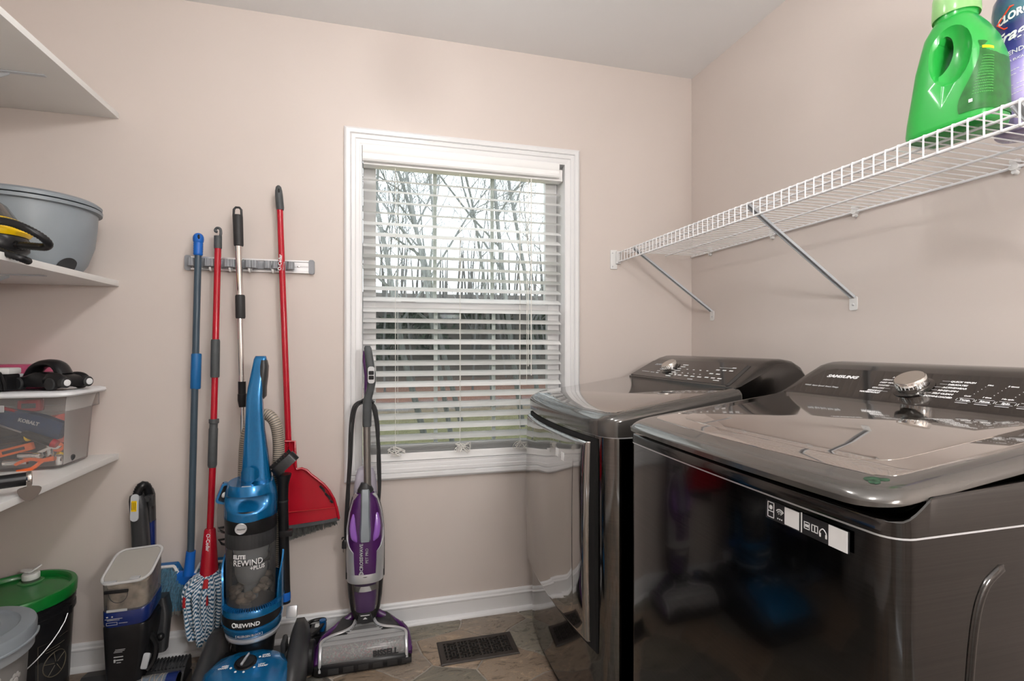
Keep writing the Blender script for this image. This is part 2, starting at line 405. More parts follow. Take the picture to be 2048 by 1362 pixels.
# ------------------------------------------------------------------ measuring helper: point on a plane of the room seen at (u, v) of the photo
_c, _s = math.cos(R(15.08)), math.sin(R(15.08))
def ray(u, v):
    r = (u - 1024) / 1020; return (r * _c + _s, _c - r * _s, (690 - v) / 1020)
def atY(u, v, Y):
    d = ray(u, v); t = Y / d[1]; return Vector((d[0] * t, Y, 1.154 + d[2] * t))
def atX(u, v, X):
    d = ray(u, v); t = X / d[0]; return Vector((X, d[1] * t, 1.154 + d[2] * t))
def atZ(u, v, Z):
    d = ray(u, v); t = (Z - 1.154) / d[2]; return Vector((d[0] * t, d[1] * t, Z))

# ------------------------------------------------------------------ room shell
XL, XR, YB, YF, ZC = -1.305, 1.48, 2.155, -1.05, 2.44
WX0, WX1, WZ0, WZ1 = -0.055, 0.830, 0.665, 1.968          # window opening
fl = struct('floor', MB().b2(XL, XR, YF, YB, -0.06, -0.0035), M['grout'], smooth=False)
struct('ceiling', MB().b2(XL - .1, XR + .1, YF - .1, YB + .12, ZC, ZC + 0.1), M['ceiling'], smooth=False)
w = MB()
w.b2(XL - .1, WX0, YB, YB + .12, -0.06, ZC); w.b2(WX1, XR + .1, YB, YB + .12, -0.06, ZC)
w.b2(WX0, WX1, YB, YB + .12, -0.06, WZ0); w.b2(WX0, WX1, YB, YB + .12, WZ1, ZC)
struct('wall_back', w, M['wall'], smooth=False)
struct('wall_right', MB().b2(XR, XR + .1, YF - .1, YB, -0.06, ZC), M['wall'], smooth=False)
struct('wall_left', MB().b2(XL - .1, XL, YF - .1, YB, -0.06, ZC), M['wall'], smooth=False)
w = MB(); w.b2(XL, -0.45, YF - .1, YF, -0.06, ZC); w.b2(0.37, XR, YF - .1, YF, -0.06, ZC); w.b2(-0.45, 0.37, YF - .1, YF, 2.04, ZC)
struct('wall_front', w, M['wall'], smooth=False)
d1 = struct('door_1', None, None); d1.location = (-0.04, YF - .06, 0)
MB().b2(-0.405, 0.405, -0.018, 0.018, 0.004, 2.035, 0.002).build('door_panel', M['door'], d1)
for k, (x0, x1, z0, z1) in enumerate([(-.31, -.05, .25, .95), (.05, .31, .25, .95), (-.31, -.05, 1.1, 1.9), (.05, .31, 1.1, 1.9)]):
    MB().b2(x0, x1, .018, .024, z0, z1, .005).build('raised_panel', M['door'], d1)
MB().lathe([(.006, 0), (.008, .04), (.024, .045), (.028, .06), (.02, .075), (.004, .078)], n=20).build('door_knob', M['steel'], d1, mx=Matrix.Translation((.34, .02, .95)) @ Matrix.Rotation(R(-90), 4, 'X'))

def baseboard(name, p0, p1, nrm, col):
    p0, p1, nrm = Vector(p0), Vector(p1), Vector(nrm)
    prof = [(0, 0), (.013, 0), (.013, .070), (.015, .073), (.015, .078), (.011, .082), (.009, .090), (.004, .096), (0, .096)]
    mb = MB(); mb.loft([[p + nrm * a + Vector((0, 0, z)) for a, z in prof] for p in (p0, p1)])
    return struct(name, mb, col, angle=25)
baseboard('baseboard_back', (XL + .0131, YB, -.003), (XR - .0131, YB, -.003), (0, -1, 0), M['trim'])
baseboard('baseboard_right', (XR, YF, -.003), (XR, YB, -.003), (-1, 0, 0), M['trim'])
baseboard('baseboard_left', (XL, YF, -.003), (XL, YB, -.003), (1, 0, 0), M['trim'])
mb = MB(); prof = [(0.0131, 0), (.030, 0), (.030, .004), (.027, .012), (.021, .017), (.0131, .019)]
mb.loft([[Vector((x, YB - a, z - .003)) for a, z in prof] for x in (XL + .0152, XR - .0152)])
struct('trim_1', mb, M['trim'], angle=60)

# flagstones: every stone a part of the floor, with recessed grout joints
def flagstones():
    rnd = random.Random(11)
    sx, sy = 0.235, 0.20; sites = []
    nx, ny = 12, 13
    for i in range(-1, nx + 1):
        for j in range(-1, ny + 1):
            sites.append(Vector((XL + (i + .5 + (.5 if j % 2 else 0) + rnd.uniform(-.33, .33)) * sx, -0.35 + (j + .5 + rnd.uniform(-.36, .36)) * sy)))
    for a in sites:
        poly = [Vector((XL + .002, -0.35)), Vector((XR - .002, -0.35)), Vector((XR - .002, YB - .002)), Vector((XL + .002, YB - .002))]
        for b in sites:
            if b is a or (b - a).length > 1.0: continue
            mid = (a + b) / 2; n = b - a; out = []
            for k in range(len(poly)):
                p, q = poly[k], poly[(k + 1) % len(poly)]
                dp, dq = (p - mid).dot(n), (q - mid).dot(n)
                if dp <= 0: out.append(p)
                if dp * dq < 0: out.append(p + (q - p) * (dp / (dp - dq)))
            poly = out
            if len(poly) < 3: break
        if len(poly) < 3: continue
        ctr = sum(poly, Vector((0, 0))) / len(poly)
        pts = []
        for k in range(len(poly)):
            p, q = poly[k], poly[(k + 1) % len(poly)]
            m = max(1, int((q - p).length / .035))
            for t in range(m): pts.append(p + (q - p) * (t / m))
        def wob(p, f):
            v = Vector((noise.noise((p.x * 14, p.y * 14, 3.1)), noise.noise((p.x * 14, p.y * 14, 8.7))))
            return p + v * .011 + (ctr - p).normalized() * f
        rings = []
        for f, z in ((.0036, -.0034), (.0042, -.0012), (.0076, 0.0)):
            rings.append([(wob(p, f).x - ctr.x, wob(p, f).y - ctr.y, z) for p in pts])
        mb = MB(); mb.loft(rings, cap0=False)
        mb.build('stone', M['slate'], fl, loc=(ctr.x, ctr.y, 0), angle=60)
flagstones()

# ------------------------------------------------------------------ window
win = struct('window_1', None, None); win.location = ((WX0 + WX1) / 2, YB, WZ0)
def wl_(mb, name, m, parent=win, **k):
    """parts of the window are modelled in room coordinates"""
    o = mb.build(name, m, parent, **k)
    if parent is win: o.location = -Vector(win.location)
    return o
cp = [(0, 0), (0, .009), (.004, .0105), (.017, .0115), (.020, .0155), (.033, .0165), (.037, .0125), (.040, .019), (.054, .0205), (.062, .015), (.062, 0)]
cor = [Vector((WX0, 0, WZ0)), Vector((WX1, 0, WZ0)), Vector((WX1, 0, WZ1)), Vector((WX0, 0, WZ1))]
dia = [Vector((-1, 0, -1)), Vector((1, 0, -1)), Vector((1, 0, 1)), Vector((-1, 0, 1))]
for i in range(4):
    j = (i + 1) % 4
    mb = MB(); mb.loft([[cor[k] + dia[k] * d + Vector((0, YB - h, 0)) for d, h in cp] for k in (i, j)])
    wl_(mb, 'casing', M['trim'], angle=20)
mb = MB()                                                            # jamb liner
mb.b2(WX0, WX0 + .006, YB - .008, YB + .12, WZ0, WZ1); mb.b2(WX1 - .006, WX1, YB - .008, YB + .12, WZ0, WZ1)
mb.b2(WX0 + .006, WX1 - .006, YB - .008, YB + .12, WZ0, WZ0 + .006); mb.b2(WX0 + .006, WX1 - .006, YB - .008, YB + .12, WZ1 - .006, WZ1)
wl_(mb, 'jamb', M['trim'], smooth=False)
GX0, GX1 = 0.006, 0.766
def sash(y, z0, z1, gz0, gz1, name):
    mb = MB(); f = .016
    mb.b2(WX0 + .008, GX0, y - f, y + f, z0, z1, .003); mb.b2(GX1, WX1 - .008, y - f, y + f, z0, z1, .003)
    mb.b2(GX0 - .001, GX1 + .001, y - f + .001, y + f, z0, gz0, .003); mb.b2(GX0 - .001, GX1 + .001, y - f + .001, y + f, gz1, z1, .003)
    s = wl_(mb, name, M['trim'])
    MB().b2(GX0 - .004, GX1 + .004, y - .002, y + .002, gz0 - .004, gz1 + .004).build('pane', M['glass'], s, smooth=False)
    for gx in (0.2575, 0.517):
        MB().b2(gx - .0085, gx + .0085, y + .003, y + .010, gz0, gz1, .002).build('grille_bar', M['trim'], s)
    return s
up = sash(2.262, 1.300, WZ1 - .008, 1.342, 1.912, 'upper_sash')
low = sash(2.232, WZ0 + .008, 1.338, 0.705, 1.297, 'lower_sash')
for x in (0.14, 0.64):                                               # sash locks on the meeting rail
    mb = MB(); mb.b2(x - .03, x + .03, 2.213, 2.246, 1.3385, 1.344, .002); mb.tube(curve_pts([(x - .012, 2.225, 1.346), (x + .006, 2.222, 1.352), (x + .03, 2.215, 1.350)], 8), .0045, 6)
    mb.build('sash_lock', M['trim'], low)
wl_(MB().b2(GX0 - .02, GX1 + .02, 2.2685, 2.2695, .675, 1.30), 'insect_screen', M['screen'], smooth=False)

# venetian blind
bl = thing('window_blind', 'white two inch slat blind hanging lowered in the window', 'blind', ((WX0 + WX1) / 2, YB + .035, WZ1 - .008))
def bp(mb, name, m, parent=bl, **k):
    o = mb.build(name, m, parent, **k)
    if parent is bl: o.location = -Vector(bl.location)
    return o
vp = [(2.150, 1.898), (2.141, 1.900), (2.137, 1.906), (2.139, 1.914), (2.144, 1.919), (2.144, 1.931), (2.141, 1.936), (2.139, 1.950), (2.138, 1.962), (2.150, 1.962)]
mb = MB(); mb.loft([[(x, y, z) for y, z in vp] for x in (-.047, .796)]); bp(mb, 'valance', M['blind'], angle=25)
bp(MB().b2(-.044, .817, 2.158, 2.206, 1.890, 1.942, .002), 'headrail', M['blind'])
sl = MB(); n = 6
def slat_pt(u, v):
    x = -.4305 + u * .861; t = v - .5; return (x, t * .050, -abs(t * 2) ** 2 * .0022)
sl.grid(slat_pt, 1, n); bmesh.ops.solidify(sl.bm, geom=sl.bm.faces[:], thickness=.0028)
sm = sl.mesh('slat', M['blind'], angle=50)
SLATS = [1.840 - .04470 * i for i in range(25)]
rnd = random.Random(5)
for i, z in enumerate(SLATS):
    o = bpy.data.objects.new('slat', sm); C.objects.link(o); o.parent = bl
    tilt = R(25 + rnd.uniform(-1.4, 1.4) + (4 if i == 5 else 0))
    o.matrix_basis = Matrix.Translation(Vector((.3845, 2.190, z)) - Vector(bl.location)) @ Matrix.Rotation(tilt, 4, 'X') @ Matrix.Rotation(R(rnd.uniform(-.12, .12)), 4, 'Y')
for i in range(5):                                                    # slats gathered on the sill
    o = bpy.data.objects.new('slat', sm); C.objects.link(o); o.parent = bl
    o.matrix_basis = Matrix.Translation(Vector((.3845, 2.190, .7115 + .0062 * i)) - Vector(bl.location))
bp(MB().b2(-.046, .815, 2.165, 2.215, .6725, .704, .003), 'bottom_rail', M['blind'])
for x in (.083, .352, .62):
    mb = MB(); mb.tube([(x, 2.163, .70), (x, 2.163, 1.885)], .0011, 5); mb.tube([(x + .012, 2.217, .70), (x + .012, 2.217, 1.885)], .0010, 5)
    for z in SLATS: mb.tube([(x + .001, 2.163, z - .012), (x + .011, 2.217, z + .005)], .0007, 4)
    bp(mb, 'ladder_cord', M['cord'])
    rr = random.Random(int(x * 1000)); mb = MB()
    for k in range(7):                                               # bundle of loose cord below the last slat
        a = [Vector((x + .005 + rr.uniform(-.038, .038), 2.152 + rr.uniform(-.006, .004), .715 + rr.uniform(-.022, .026))) for _ in range(4)]
        mb.tube(curve_pts([Vector((x, 2.155, .735))] + a + [Vector((x + .004, 2.155, .72))], 22), .0011, 4)
    bp(mb, 'cord_tangle', M['cord'])
bp(MB().tube([(.655, 2.156, 1.885), (.655, 2.156, 1.06)], .0016, 6).tube([(.648, 2.156, 1.885), (.648, 2.156, .98)], .0010, 5), 'lift_cord', M['cord'])
bp(MB().tube([(.668, 2.153, 1.89), (.668, 2.152, 1.02)], .0024, 6), 'tilt_wand', M['cord'])

# ------------------------------------------------------------------ outdoors: ground, woods, bare trees
def gz(x, y):
    h = 0.0 if y < 17 else min(1.0, (y - 17) / 22.0)
    return -0.42 + 5.4 * h * h * (3 - 2 * h) + 0.10 * noise.noise((x * .22, y * .22, 0))
def ground_mat():
    m, nt, b, out = _nt('yard_ground')
    tc = nt.nodes.new('ShaderNodeTexCoord'); sp = nt.nodes.new('ShaderNodeSeparateXYZ'); nt.links.new(tc.outputs['Object'], sp.inputs[0])
    nz = nt.nodes.new('ShaderNodeTexNoise'); nz.inputs['Scale'].default_value = 1.1; nz.inputs['Detail'].default_value = 10; nz.inputs['Roughness'].default_value = .75
    nt.links.new(tc.outputs['Object'], nz.inputs['Vector'])
    ad = nt.nodes.new('ShaderNodeMath'); ad.operation = 'MULTIPLY_ADD'; ad.inputs[1].default_value = 3.0; nt.links.new(nz.outputs['Fac'], ad.inputs[0]); nt.links.new(sp.outputs['Y'], ad.inputs[2])
    mr = nt.nodes.new('ShaderNodeMapRange'); mr.inputs['From Min'].default_value = 3; mr.inputs['From Max'].default_value = 43; nt.links.new(ad.outputs[0], mr.inputs['Value'])
    r = nt.nodes.new('ShaderNodeValToRGB'); e = r.color_ramp
    e.elements[0].position = 0; e.elements[0].color = (.34, .34, .17, 1); e.elements[1].position = 1; e.elements[1].color = (.050, .046, .042, 1)
    for p, c in ((.22, (.30, .30, .15)), (.27, (.34, .27, .19)), (.285, (.33, .36, .42)), (.31, (.33, .34, .39)), (.33, (.36, .18, .13)), (.42, (.28, .15, .11)), (.47, (.085, .070, .060))):
        x = e.elements.new(p); x.color = (*c, 1)
    nt.links.new(mr.outputs[0], r.inputs['Fac'])
    n2 = nt.nodes.new('ShaderNodeTexNoise'); n2.inputs['Scale'].default_value = 7; n2.inputs['Detail'].default_value = 8; n2.inputs['Roughness'].default_value = .8
    nt.links.new(tc.outputs['Object'], n2.inputs['Vector'])
    r2 = nt.nodes.new('ShaderNodeValToRGB'); r2.color_ramp.elements[0].position = .3; r2.color_ramp.elements[0].color = (.45, .5, .5, 1); r2.color_ramp.elements[1].position = .7; r2.color_ramp.elements[1].color = (1.5, 1.35, 1.3, 1)
    nt.links.new(n2.outputs['Fac'], r2.inputs['Fac'])
    mx = nt.nodes.new('ShaderNodeMix'); mx.data_type = 'RGBA'; mx.blend_type = 'MULTIPLY'; mx.inputs['Factor'].default_value = 1
    nt.links.new(r.outputs[0], mx.inputs[6]); nt.links.new(r2.outputs[0], mx.inputs[7]); nt.links.new(mx.outputs[2], b.inputs['Base Color'])
    b.inputs['Roughness'].default_value = 1
    return m
mb = MB(); mb.grid(lambda u, v: (-22 + 62 * u, 3 + 47 * v, gz(-22 + 62 * u, 3 + 47 * v)), 50, 60)
g = mb.build('yard_ground', ground_mat()); g['kind'] = 'structure'
M['bark'] = mat('grey_bark', (0.21, 0.215, 0.215), 0.95, var=0.35, scale=6, stretch=(9, 9, 1.5))
M['bark_far'] = mat('far_bark', (0.13, 0.125, 0.12), 0.95, var=0.3, scale=2)
M['pine'] = mat('dark_evergreen', (0.032, 0.055, 0.030), 0.9, var=0.5, scale=5)
def tree(x, y, h, r0, lean, seed, label, cat='tree'):
    rd = random.Random(seed)
    t = thing('bare_tree', label, cat, (x, y, gz(x, y) - .05), group='bare trees behind the house')
    trunk, br = MB(), MB()
    def limb(p, d, L, r, depth, mb):
        n = 5 if depth < 2 else 3; pts = [p.copy()]; q = p.copy(); dd = d.normalized()
        for k in range(n):
            dd = (dd + Vector((rd.uniform(-1, 1), rd.uniform(-1, 1), rd.uniform(-.3, .8))) * (.10 if depth == 0 else .22)).normalized()
            q = q + dd * (L / n); pts.append(q.copy())
        rr = [max(.0035, r * (1 - .72 * k / n)) for k in range(n + 1)]
        mb.tube(pts, rr, 6 if depth == 0 else (4 if depth < 3 else 3), caps=False)
        if depth >= 4: return
        kids = (8, 5, 5, 4)[depth]
        for k in range(kids):
            f = rd.uniform(.22 if depth == 0 else .2, 1.0); i = min(n - 1, int(f * n)); base = pts[i].lerp(pts[i + 1], f * n - i)
            az = rd.uniform(0, 2 * PI); side = Vector((math.cos(az), math.sin(az), 0)); side = (side - dd * side.dot(dd)).normalized()
            nd = (dd * rd.uniform(.45, 1.0) + side * rd.uniform(.5, .95) + Vector((0, 0, .28))).normalized()
            limb(base, nd, L * rd.uniform(.34, .6) * (1.15 - .35 * f), max(.004, rr[i] * rd.uniform(.38, .62)), depth + 1, br)
    limb(Vector((0, 0, 0)), Vector((lean, rd.uniform(-.05, .05), 1)), h, r0, 0, trunk)
    trunk.build('trunk', M['bark'], t); b = br.build('branches', M['bark'], t, smooth=False); b['kind'] = 'stuff'
TL = ['leaning bare tree seen through the blind at the left of the window', 'slim bare tree seen through the blind left of the middle of the window', 'forked bare tree seen through the blind at the middle of the window',
      'stout bare tree seen through the blind right of the middle of the window', 'bare tree seen through the blind at the right edge of the window', 'distant bare tree seen through the blind between the nearer trunks']
for (u, y, h, r0, lean, k) in [(850, 9.0, 7.5, .058, -.34, 0), (905, 8.2, 7.5, .042, -.14, 1), (925, 10, 8.0, .056, -.16, 2), (1046, 9.5, 8, .058, -.22, 3), (1078, 11, 8.5, .060, -.08, 4), (985, 12.5, 8.5, .05, -.06, 5)]:
    p = atY(u, 640, y); tree(p.x, y, h, r0, lean, 40 + k, TL[k])
for k, (u, y) in enumerate([(770, 16), (830, 19), (945, 17), (1012, 20), (1100, 18)]):
    p = atY(u, 640, y); tree(p.x, y, 8.0, .04, random.Random(k).uniform(-.2, .05), 70 + k, ('first', 'second', 'third', 'fourth', 'last')[k] + ' from the left of the thin bare trees far beyond the window')
rd = random.Random(3); mb = MB()
for k in range(90):
    y = rd.uniform(22, 40); x = y * rd.uniform(-.06, .46)
    z = gz(x, y); l = rd.uniform(-.12, .12); h = rd.uniform(3, 5.5)
    mb.tube([(x, y, z - .1), (x + l * h * .5, y, z + h * .5), (x + l * h, y, z + h)], [rd.uniform(.05, .12), .05, .01], 4, caps=False)
o = mb.build('woodland', M['bark_far']); o['kind'] = 'stuff'; tag(o, 'grey woodland of thin trunks on the slope beyond the yard', 'woods')
for k, (u, y, h, w_) in enumerate([(775, 22, 3.4, 2.0), (822, 25, 3.4, 2.3), (868, 23, 3.0, 2.0), (935, 27, 2.8, 2.4), (1000, 26, 2.8, 2.0), (1080, 24, 3.0, 2.2)]):
    p = atY(u, 700, y); rd = random.Random(200 + k)
    o = thing('evergreen_bush', ('leftmost', 'second', 'third', 'fourth', 'fifth', 'rightmost')[k] + ' of the dark evergreen shrubs seen through the lower window pane', 'shrub', (p.x, y, gz(p.x, y)), group='evergreen shrubs at the edge of the woods')
    mb = MB()
    for q in range(420):
        a = rd.uniform(0, 2 * PI); t = rd.random() ** .6; rr = w_ * .5 * math.sqrt(rd.random()) * (1.05 - t * .8)
        c = Vector((rr * math.cos(a), rr * math.sin(a), h * .55 * t + .1)); s_ = rd.uniform(.10, .24)
        vs = [mb.bm.verts.new(c + Vector((rd.uniform(-1, 1), rd.uniform(-1, 1), rd.uniform(-1, 1))) * s_) for _ in range(3)]
        mb.bm.faces.new(vs)
    f = mb.build('foliage', M['pine'], o, smooth=False); f['kind'] = 'stuff'
    MB().tube([(0, 0, -.1), (0, 0, h * .45)], [.08, .03], 5).build('trunk', M['bark'], o)

# ------------------------------------------------------------------ shelves on the left
for zt, lab in ((1.993, 'topmost empty white shelf board on the left wall'), (1.386, 'middle white shelf board carrying the grey tub and yellow steam cleaner'), (0.761, 'lowest white shelf board carrying the clear plastic bin of tools')):
    t = thing('wall_shelf', lab, 'shelf', (XL, 1.30, zt), group='white shelf boards on the left wall')
    MB().b2(.0005, .4110, -.80, .8545, -.020, 0, .0012).build('board', M['shelf'], t)
    for y in (-.45, .06, .565):
        mb = MB()                                                     # L bracket: arm under the board, leg on the wall
        mb.b2(.0005, .340, y - .007, y + .007, -.0235, -.0200, .001); mb.b2(.0005, .004, y - .010, y + .010, -.20, -.0205, .001)
        mb.loft([[(.004, y - .001, -.06), (.0041, y + .001, -.06), (.0041, y + .001, -.15), (.004, y - .001, -.15)], [(.25, y - .001, -.0235), (.2501, y + .001, -.0235), (.2501, y + .001, -.030), (.25, y - .001, -.030)]])
        mb.build('bracket', M['bracket'], t)

# ------------------------------------------------------------------ wire shelf on the right wall
ZS = 1.582
ws = thing('wire_shelf', 'long white coated wire shelf along the right wall above the machines', 'shelf', (XR, YB, ZS))
XF = 1.082 - XR; L0, L1 = -1.83, -.012
def rod(name, pts, r, n=8): return MB().tube(pts, r, n).build(name, M['wire'], ws)
rod('front_rod', [(XF, L0, -.004), (XF, L1, -.004)], .0036); rod('lip_rod', [(XF + .001, L0, -.046), (XF + .001, L1, -.046)], .0036)
rod('back_rod', [(-.010, L0, -.006), (-.010, L1, -.006)], .0036); rod('middle_rod', [(-.15, L0, -.0065), (-.15, L1, -.0065)], .0030)
rod('middle_rod', [(-.345, L0, -.0065), (-.345, L1, -.0065)], .0030)
cw = MB().tube([(-.004, 0, 0), (XF + .004, 0, 0), (XF - .0022, 0, -.0015), (XF - .0032, 0, -.006), (XF - .0032, 0, -.048)], .0017, 6).build('cross_wire', M['wire'], ws, loc=(0, -.03, 0))
for k in range(1, 67): link_copy(cw, 'cross_wire', ws, (0, -.03 - .0268 * k, 0))
mb = MB(); mb.b2(-.431, -.397, -.0055, -.0005, -.078, .010, .002); mb.b2(-.405, -.384, -.018, -.0055, -.054, .004, .002)
mb.build('end_bracket', M['white_p'], ws)
for x, z in ((-.421, -.004), (-.421, -.066)): MB().sphere((x, -.0065, z), .0034, (1, .5, 1), 10).build('screw', M['silver'], ws)
for y in (2.004, 1.628, 1.279, .86):
    mb = MB(); yy = y - YB
    mb.tube([(-.0005, yy, -.004), (-.016, yy, -.004)], .0095, 12); mb.box((-.009, yy, .008), (.015, .018, .010), .003); mb.tube([(-.014, yy, -.016), (-.002, yy, -.018)], .0055, 10)
    mb.build('wall_clip', M['white_p'], ws)
for y, lab in ((1.997, ''), (1.290, ''), (.62, '')):
    b = MB(); yy = y - YB
    a0, a1 = Vector((XF + .010, yy + .016, -.004)), Vector((-.006, yy, -.275))
    d = (a1 - a0).normalized(); side = Vector((0, 1, 0)); nn = side.cross(d)
    prof = [(-.0085, -.004), (.0085, -.004), (.0085, .004), (.006, .004), (.0045, -.001), (-.0045, -.001), (-.006, .004), (-.0085, .004)]
    b.loft([[p + side * u + nn * v for u, v in prof] for p in (a0, a1)])
    s = b.build('brace', M['bracket'], ws, angle=20)
    f = MB(); f.prism(rrect(-.014, .014, -.024, .020, .006, 4), 0, .0025, frame((-.0006, yy, -.293), (0, -1, 0), (0, 0, 1)))
    f.build('foot', M['white_p'], s)
    MB().sphere((-.0035, yy, -.299), .0042, (.5, 1, 1), 10).build('screw', M['silver'], s)

# ------------------------------------------------------------------ dryer
SL = .136                                                             # slope of the tops towards the consoles
def outline_at(x0, x1, y0, y1, r, bow): return rrect(x0, x1, y0, y1, r, 6, bow, .012)
def lofted_top(mb, x0, x1, y0, y1, r, bow, zbot, ztop_f, edge, steps=6, under=0.0):
    """slab with a rounded upper edge; ztop_f(x) gives the upper surface"""
    rings = []
    if under:
        rings.append([(x, y, zbot(x)) for x, y in rrect(x0 + under, x1 - .001, y0 + under, y1 - under, r, 6, bow, .012)])
        rings.append([(x, y, zbot(x) + under * .8) for x, y in rrect(x0, x1, y0, y1, r, 6, bow, .012)])
    else: rings.append([(x, y, zbot(x)) for x, y in rrect(x0, x1, y0, y1, r, 6, bow, .012)])
    for k in range(steps + 1):
        a = k / steps * PI / 2; ins = edge * (1 - math.cos(a)); dz = edge * .8 * (1 - math.sin(a))
        rings.append([(x, y, ztop_f(x) - dz) for x, y in rrect(x0 + ins, x1 - ins * .1, y0 + ins, y1 - ins, r, 6, bow, .012)])
    mb.loft(rings)
    return mb
def appliance_console(parent, y0, y1, x_base, z_base):
    """wedge shaped control console; returns the frame of the sloping panel"""
    prof = [(x_base, z_base - .055), (x_base, z_base), (x_base + .004, z_base + .005), (x_base + .110, z_base + .066), (x_base + .135, z_base + .079), (x_base + .160, z_base + .086), (x_base + .190, z_base + .088),
            (x_base + .225, z_base + .083), (x_base + .252, z_base + .068), (x_base + .270, z_base + .042), (x_base + .280, z_base), (x_base + .284, z_base - .055)]
    cx, cz = x_base + .16, z_base + .015
    rings = []
    for y, k, dr in ((y0, .80, .010), (y0 + .006, .90, .004), (y0 + .018, .97, 0), (y0 + .035, 1, 0), (y1 - .035, 1, 0), (y1 - .018, .97, 0), (y1 - .006, .90, 0), (y1, .80, 0)):
        ring = []
        for i, (x, z) in enumerate(prof):
            if z < z_base - .01 or i <= 1: ring.append((x, y, z))
            else: ring.append((x + (cx - x) * (1 - k) * .35, y, z_base + (z - z_base) * (1 - (1 - k) * 1.3)))
        rings.append(ring)
    MB().loft(rings).build('console', M['console'], parent, angle=30)
    up = Vector((.106, 0, .061)).normalized()
    return frame((x_base + .004, (y0 + y1) / 2, z_base + .005), (0, -1, 0), up), .122
def knob_on(parent, mx, x, y, r, h):
    k = MB().lathe([(r * 1.30, .0006), (r * 1.30, .003), (r * 1.06, .005), (r * 1.02, .007)], (x, y, 0), 40).build('dial_ring', M['console'], parent, mx=mx)
    MB().lathe([(r * .90, .004), (r * .93, .008), (r, .0095), (r, h - .002), (r * .96, h)], (x, y, 0), 48, cap1=False).build('dial', M['chrome'], parent, mx=mx)
    MB().lathe([(r * .955, h - .0008), (r * .93, h + .0004), (0.001, h + .0004)], (x, y, 0), 48).build('dial_face', M['steel'], parent, mx=mx)
    mb = MB()
    for q in range(9):
        a = R(-120 + q * 14); c, s = math.cos(a), math.sin(a)
        mb.box((x + c * r * 1.004, y + s * r * 1.004, h * .62), (.0012, .0012, h * .32), rot=Matrix.Rotation(a, 3, 'Z'))
    mb.build('dial_marks', M['print'], parent, mx=mx)
def bars(mb, items, h=.0017):
    for x, y, w_, t_ in items: mb.box((x + w_ / 2, y, h), (w_, t_, .0004))

DX, DY0, DY1 = .612, 1.285, 2.035
dr = thing('clothes_dryer', 'black stainless dryer in the corner beside the window', 'dryer', (.98, (DY0 + DY1) / 2, 0))
def dpart(mb, name, m, parent=dr, **k):
    o = mb.build(name, m, parent, **k)
    if parent is dr: o.location = -Vector(dr.location)
    return o
def dz(x): return .9625 + (x - .66) * SL
mb = MB(); o0 = outline_at(DX + .016, 1.345, DY0 + .004, DY1 - .004, .045, .030)
mb.loft([[(x, y, z) for x, y in o0] for z in (.028, .893)]); dpart(mb, 'body', M['body_gloss'], angle=30)
mb = MB(); mb.loft([[(x, y, z) for x, y in outline_at(DX + .022, 1.32, DY0 + .03, DY1 - .03, .045, .026)] for z in (.004, .028)]); dpart(mb, 'plinth', M['base_black'])
for x, y in ((.70, 1.40), (.70, 1.97), (1.28, 1.40), (1.28, 1.97)): dpart(MB().lathe([(.018, 0), (.02, .004)], (x, y, 0), 14), 'levelling_foot', M['base_black'])
mb = MB(); mb.loft([[(x, y, z) for x, y in outline_at(DX + .014, 1.30, DY0 + .002, DY1 - .002, .046, .030)] for z in (.893, .896)]); dpart(mb, 'seam_strip', M['silver'])
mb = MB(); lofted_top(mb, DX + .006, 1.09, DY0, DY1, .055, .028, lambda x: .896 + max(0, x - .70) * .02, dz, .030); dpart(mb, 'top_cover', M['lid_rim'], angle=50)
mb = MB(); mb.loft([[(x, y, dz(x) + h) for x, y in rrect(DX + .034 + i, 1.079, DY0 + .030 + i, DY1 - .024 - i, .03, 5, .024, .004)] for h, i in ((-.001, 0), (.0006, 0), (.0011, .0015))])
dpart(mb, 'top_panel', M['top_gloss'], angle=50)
for ch in dr.children:                                                 # the top narrows towards the console on the washer's side
    if ch.name.split('.')[0] in ('top_cover', 'top_panel'):
        for v in ch.data.vertices: v.co.y += max(0, v.co.x - .64) / .44 * .034 * max(0, (DY1 - v.co.y) / (DY1 - DY0))
dpart(MB().b2(1.08, 1.345, 1.335, DY1 - .012, .894, .975, .004), 'rear_deck', M['console'])
def shift_new(root, before):
    off = Matrix.Translation(-Vector(root.location))
    for ch in list(root.children):
        if ch.name not in before: ch.matrix_basis = off @ ch.matrix_basis
def names(root): return {c.name for c in root.children}

b4 = names(dr)
fr, ln = appliance_console(dr, 1.338, DY1 - .014, 1.076, 1.021)
mb = MB(); mb.prism([(-.335, .000), (.290, .000), (.262, ln), (.230, ln + .008), (-.290, ln + .008), (-.318, ln - .006)], -.002, .0012, fr); mb.build('control_panel', M['panel_gloss'], dr, angle=20)
mb = MB(); mb.prism([(.292, -.004), (.306, .000), (.302, .030), (.280, ln - .004), (.264, ln - .002)], -.002, .0014, fr); mb.build('panel_end_trim', M['base_black'], dr)
text('lettering', 'SAMSUNG', .0165, fr @ Matrix.Translation((-.262, .086, .0014)), M['print_grey'], dr, .0006, wide=1.15)
knob_on(dr, fr, -.118, .070, .030, .026)
mb = MB(); bars(mb, [(-.285, .032, .06, .0022), (-.215, .031, .03, .0022)] + [(-.198 + .004 * k + (k % 2) * .006, .098 - .0135 * k, .026 - .004 * (k % 3), .0042) for k in range(6)] +
     [(-.070 - .002 * k + (k % 2) * .004, .098 - .0135 * k, .034 - .005 * (k % 3), .0042) for k in range(7)])
mb.build('cycle_print', M['print'], dr, mx=fr)['kind'] = 'stuff'
mb = MB(); rr = random.Random(9)
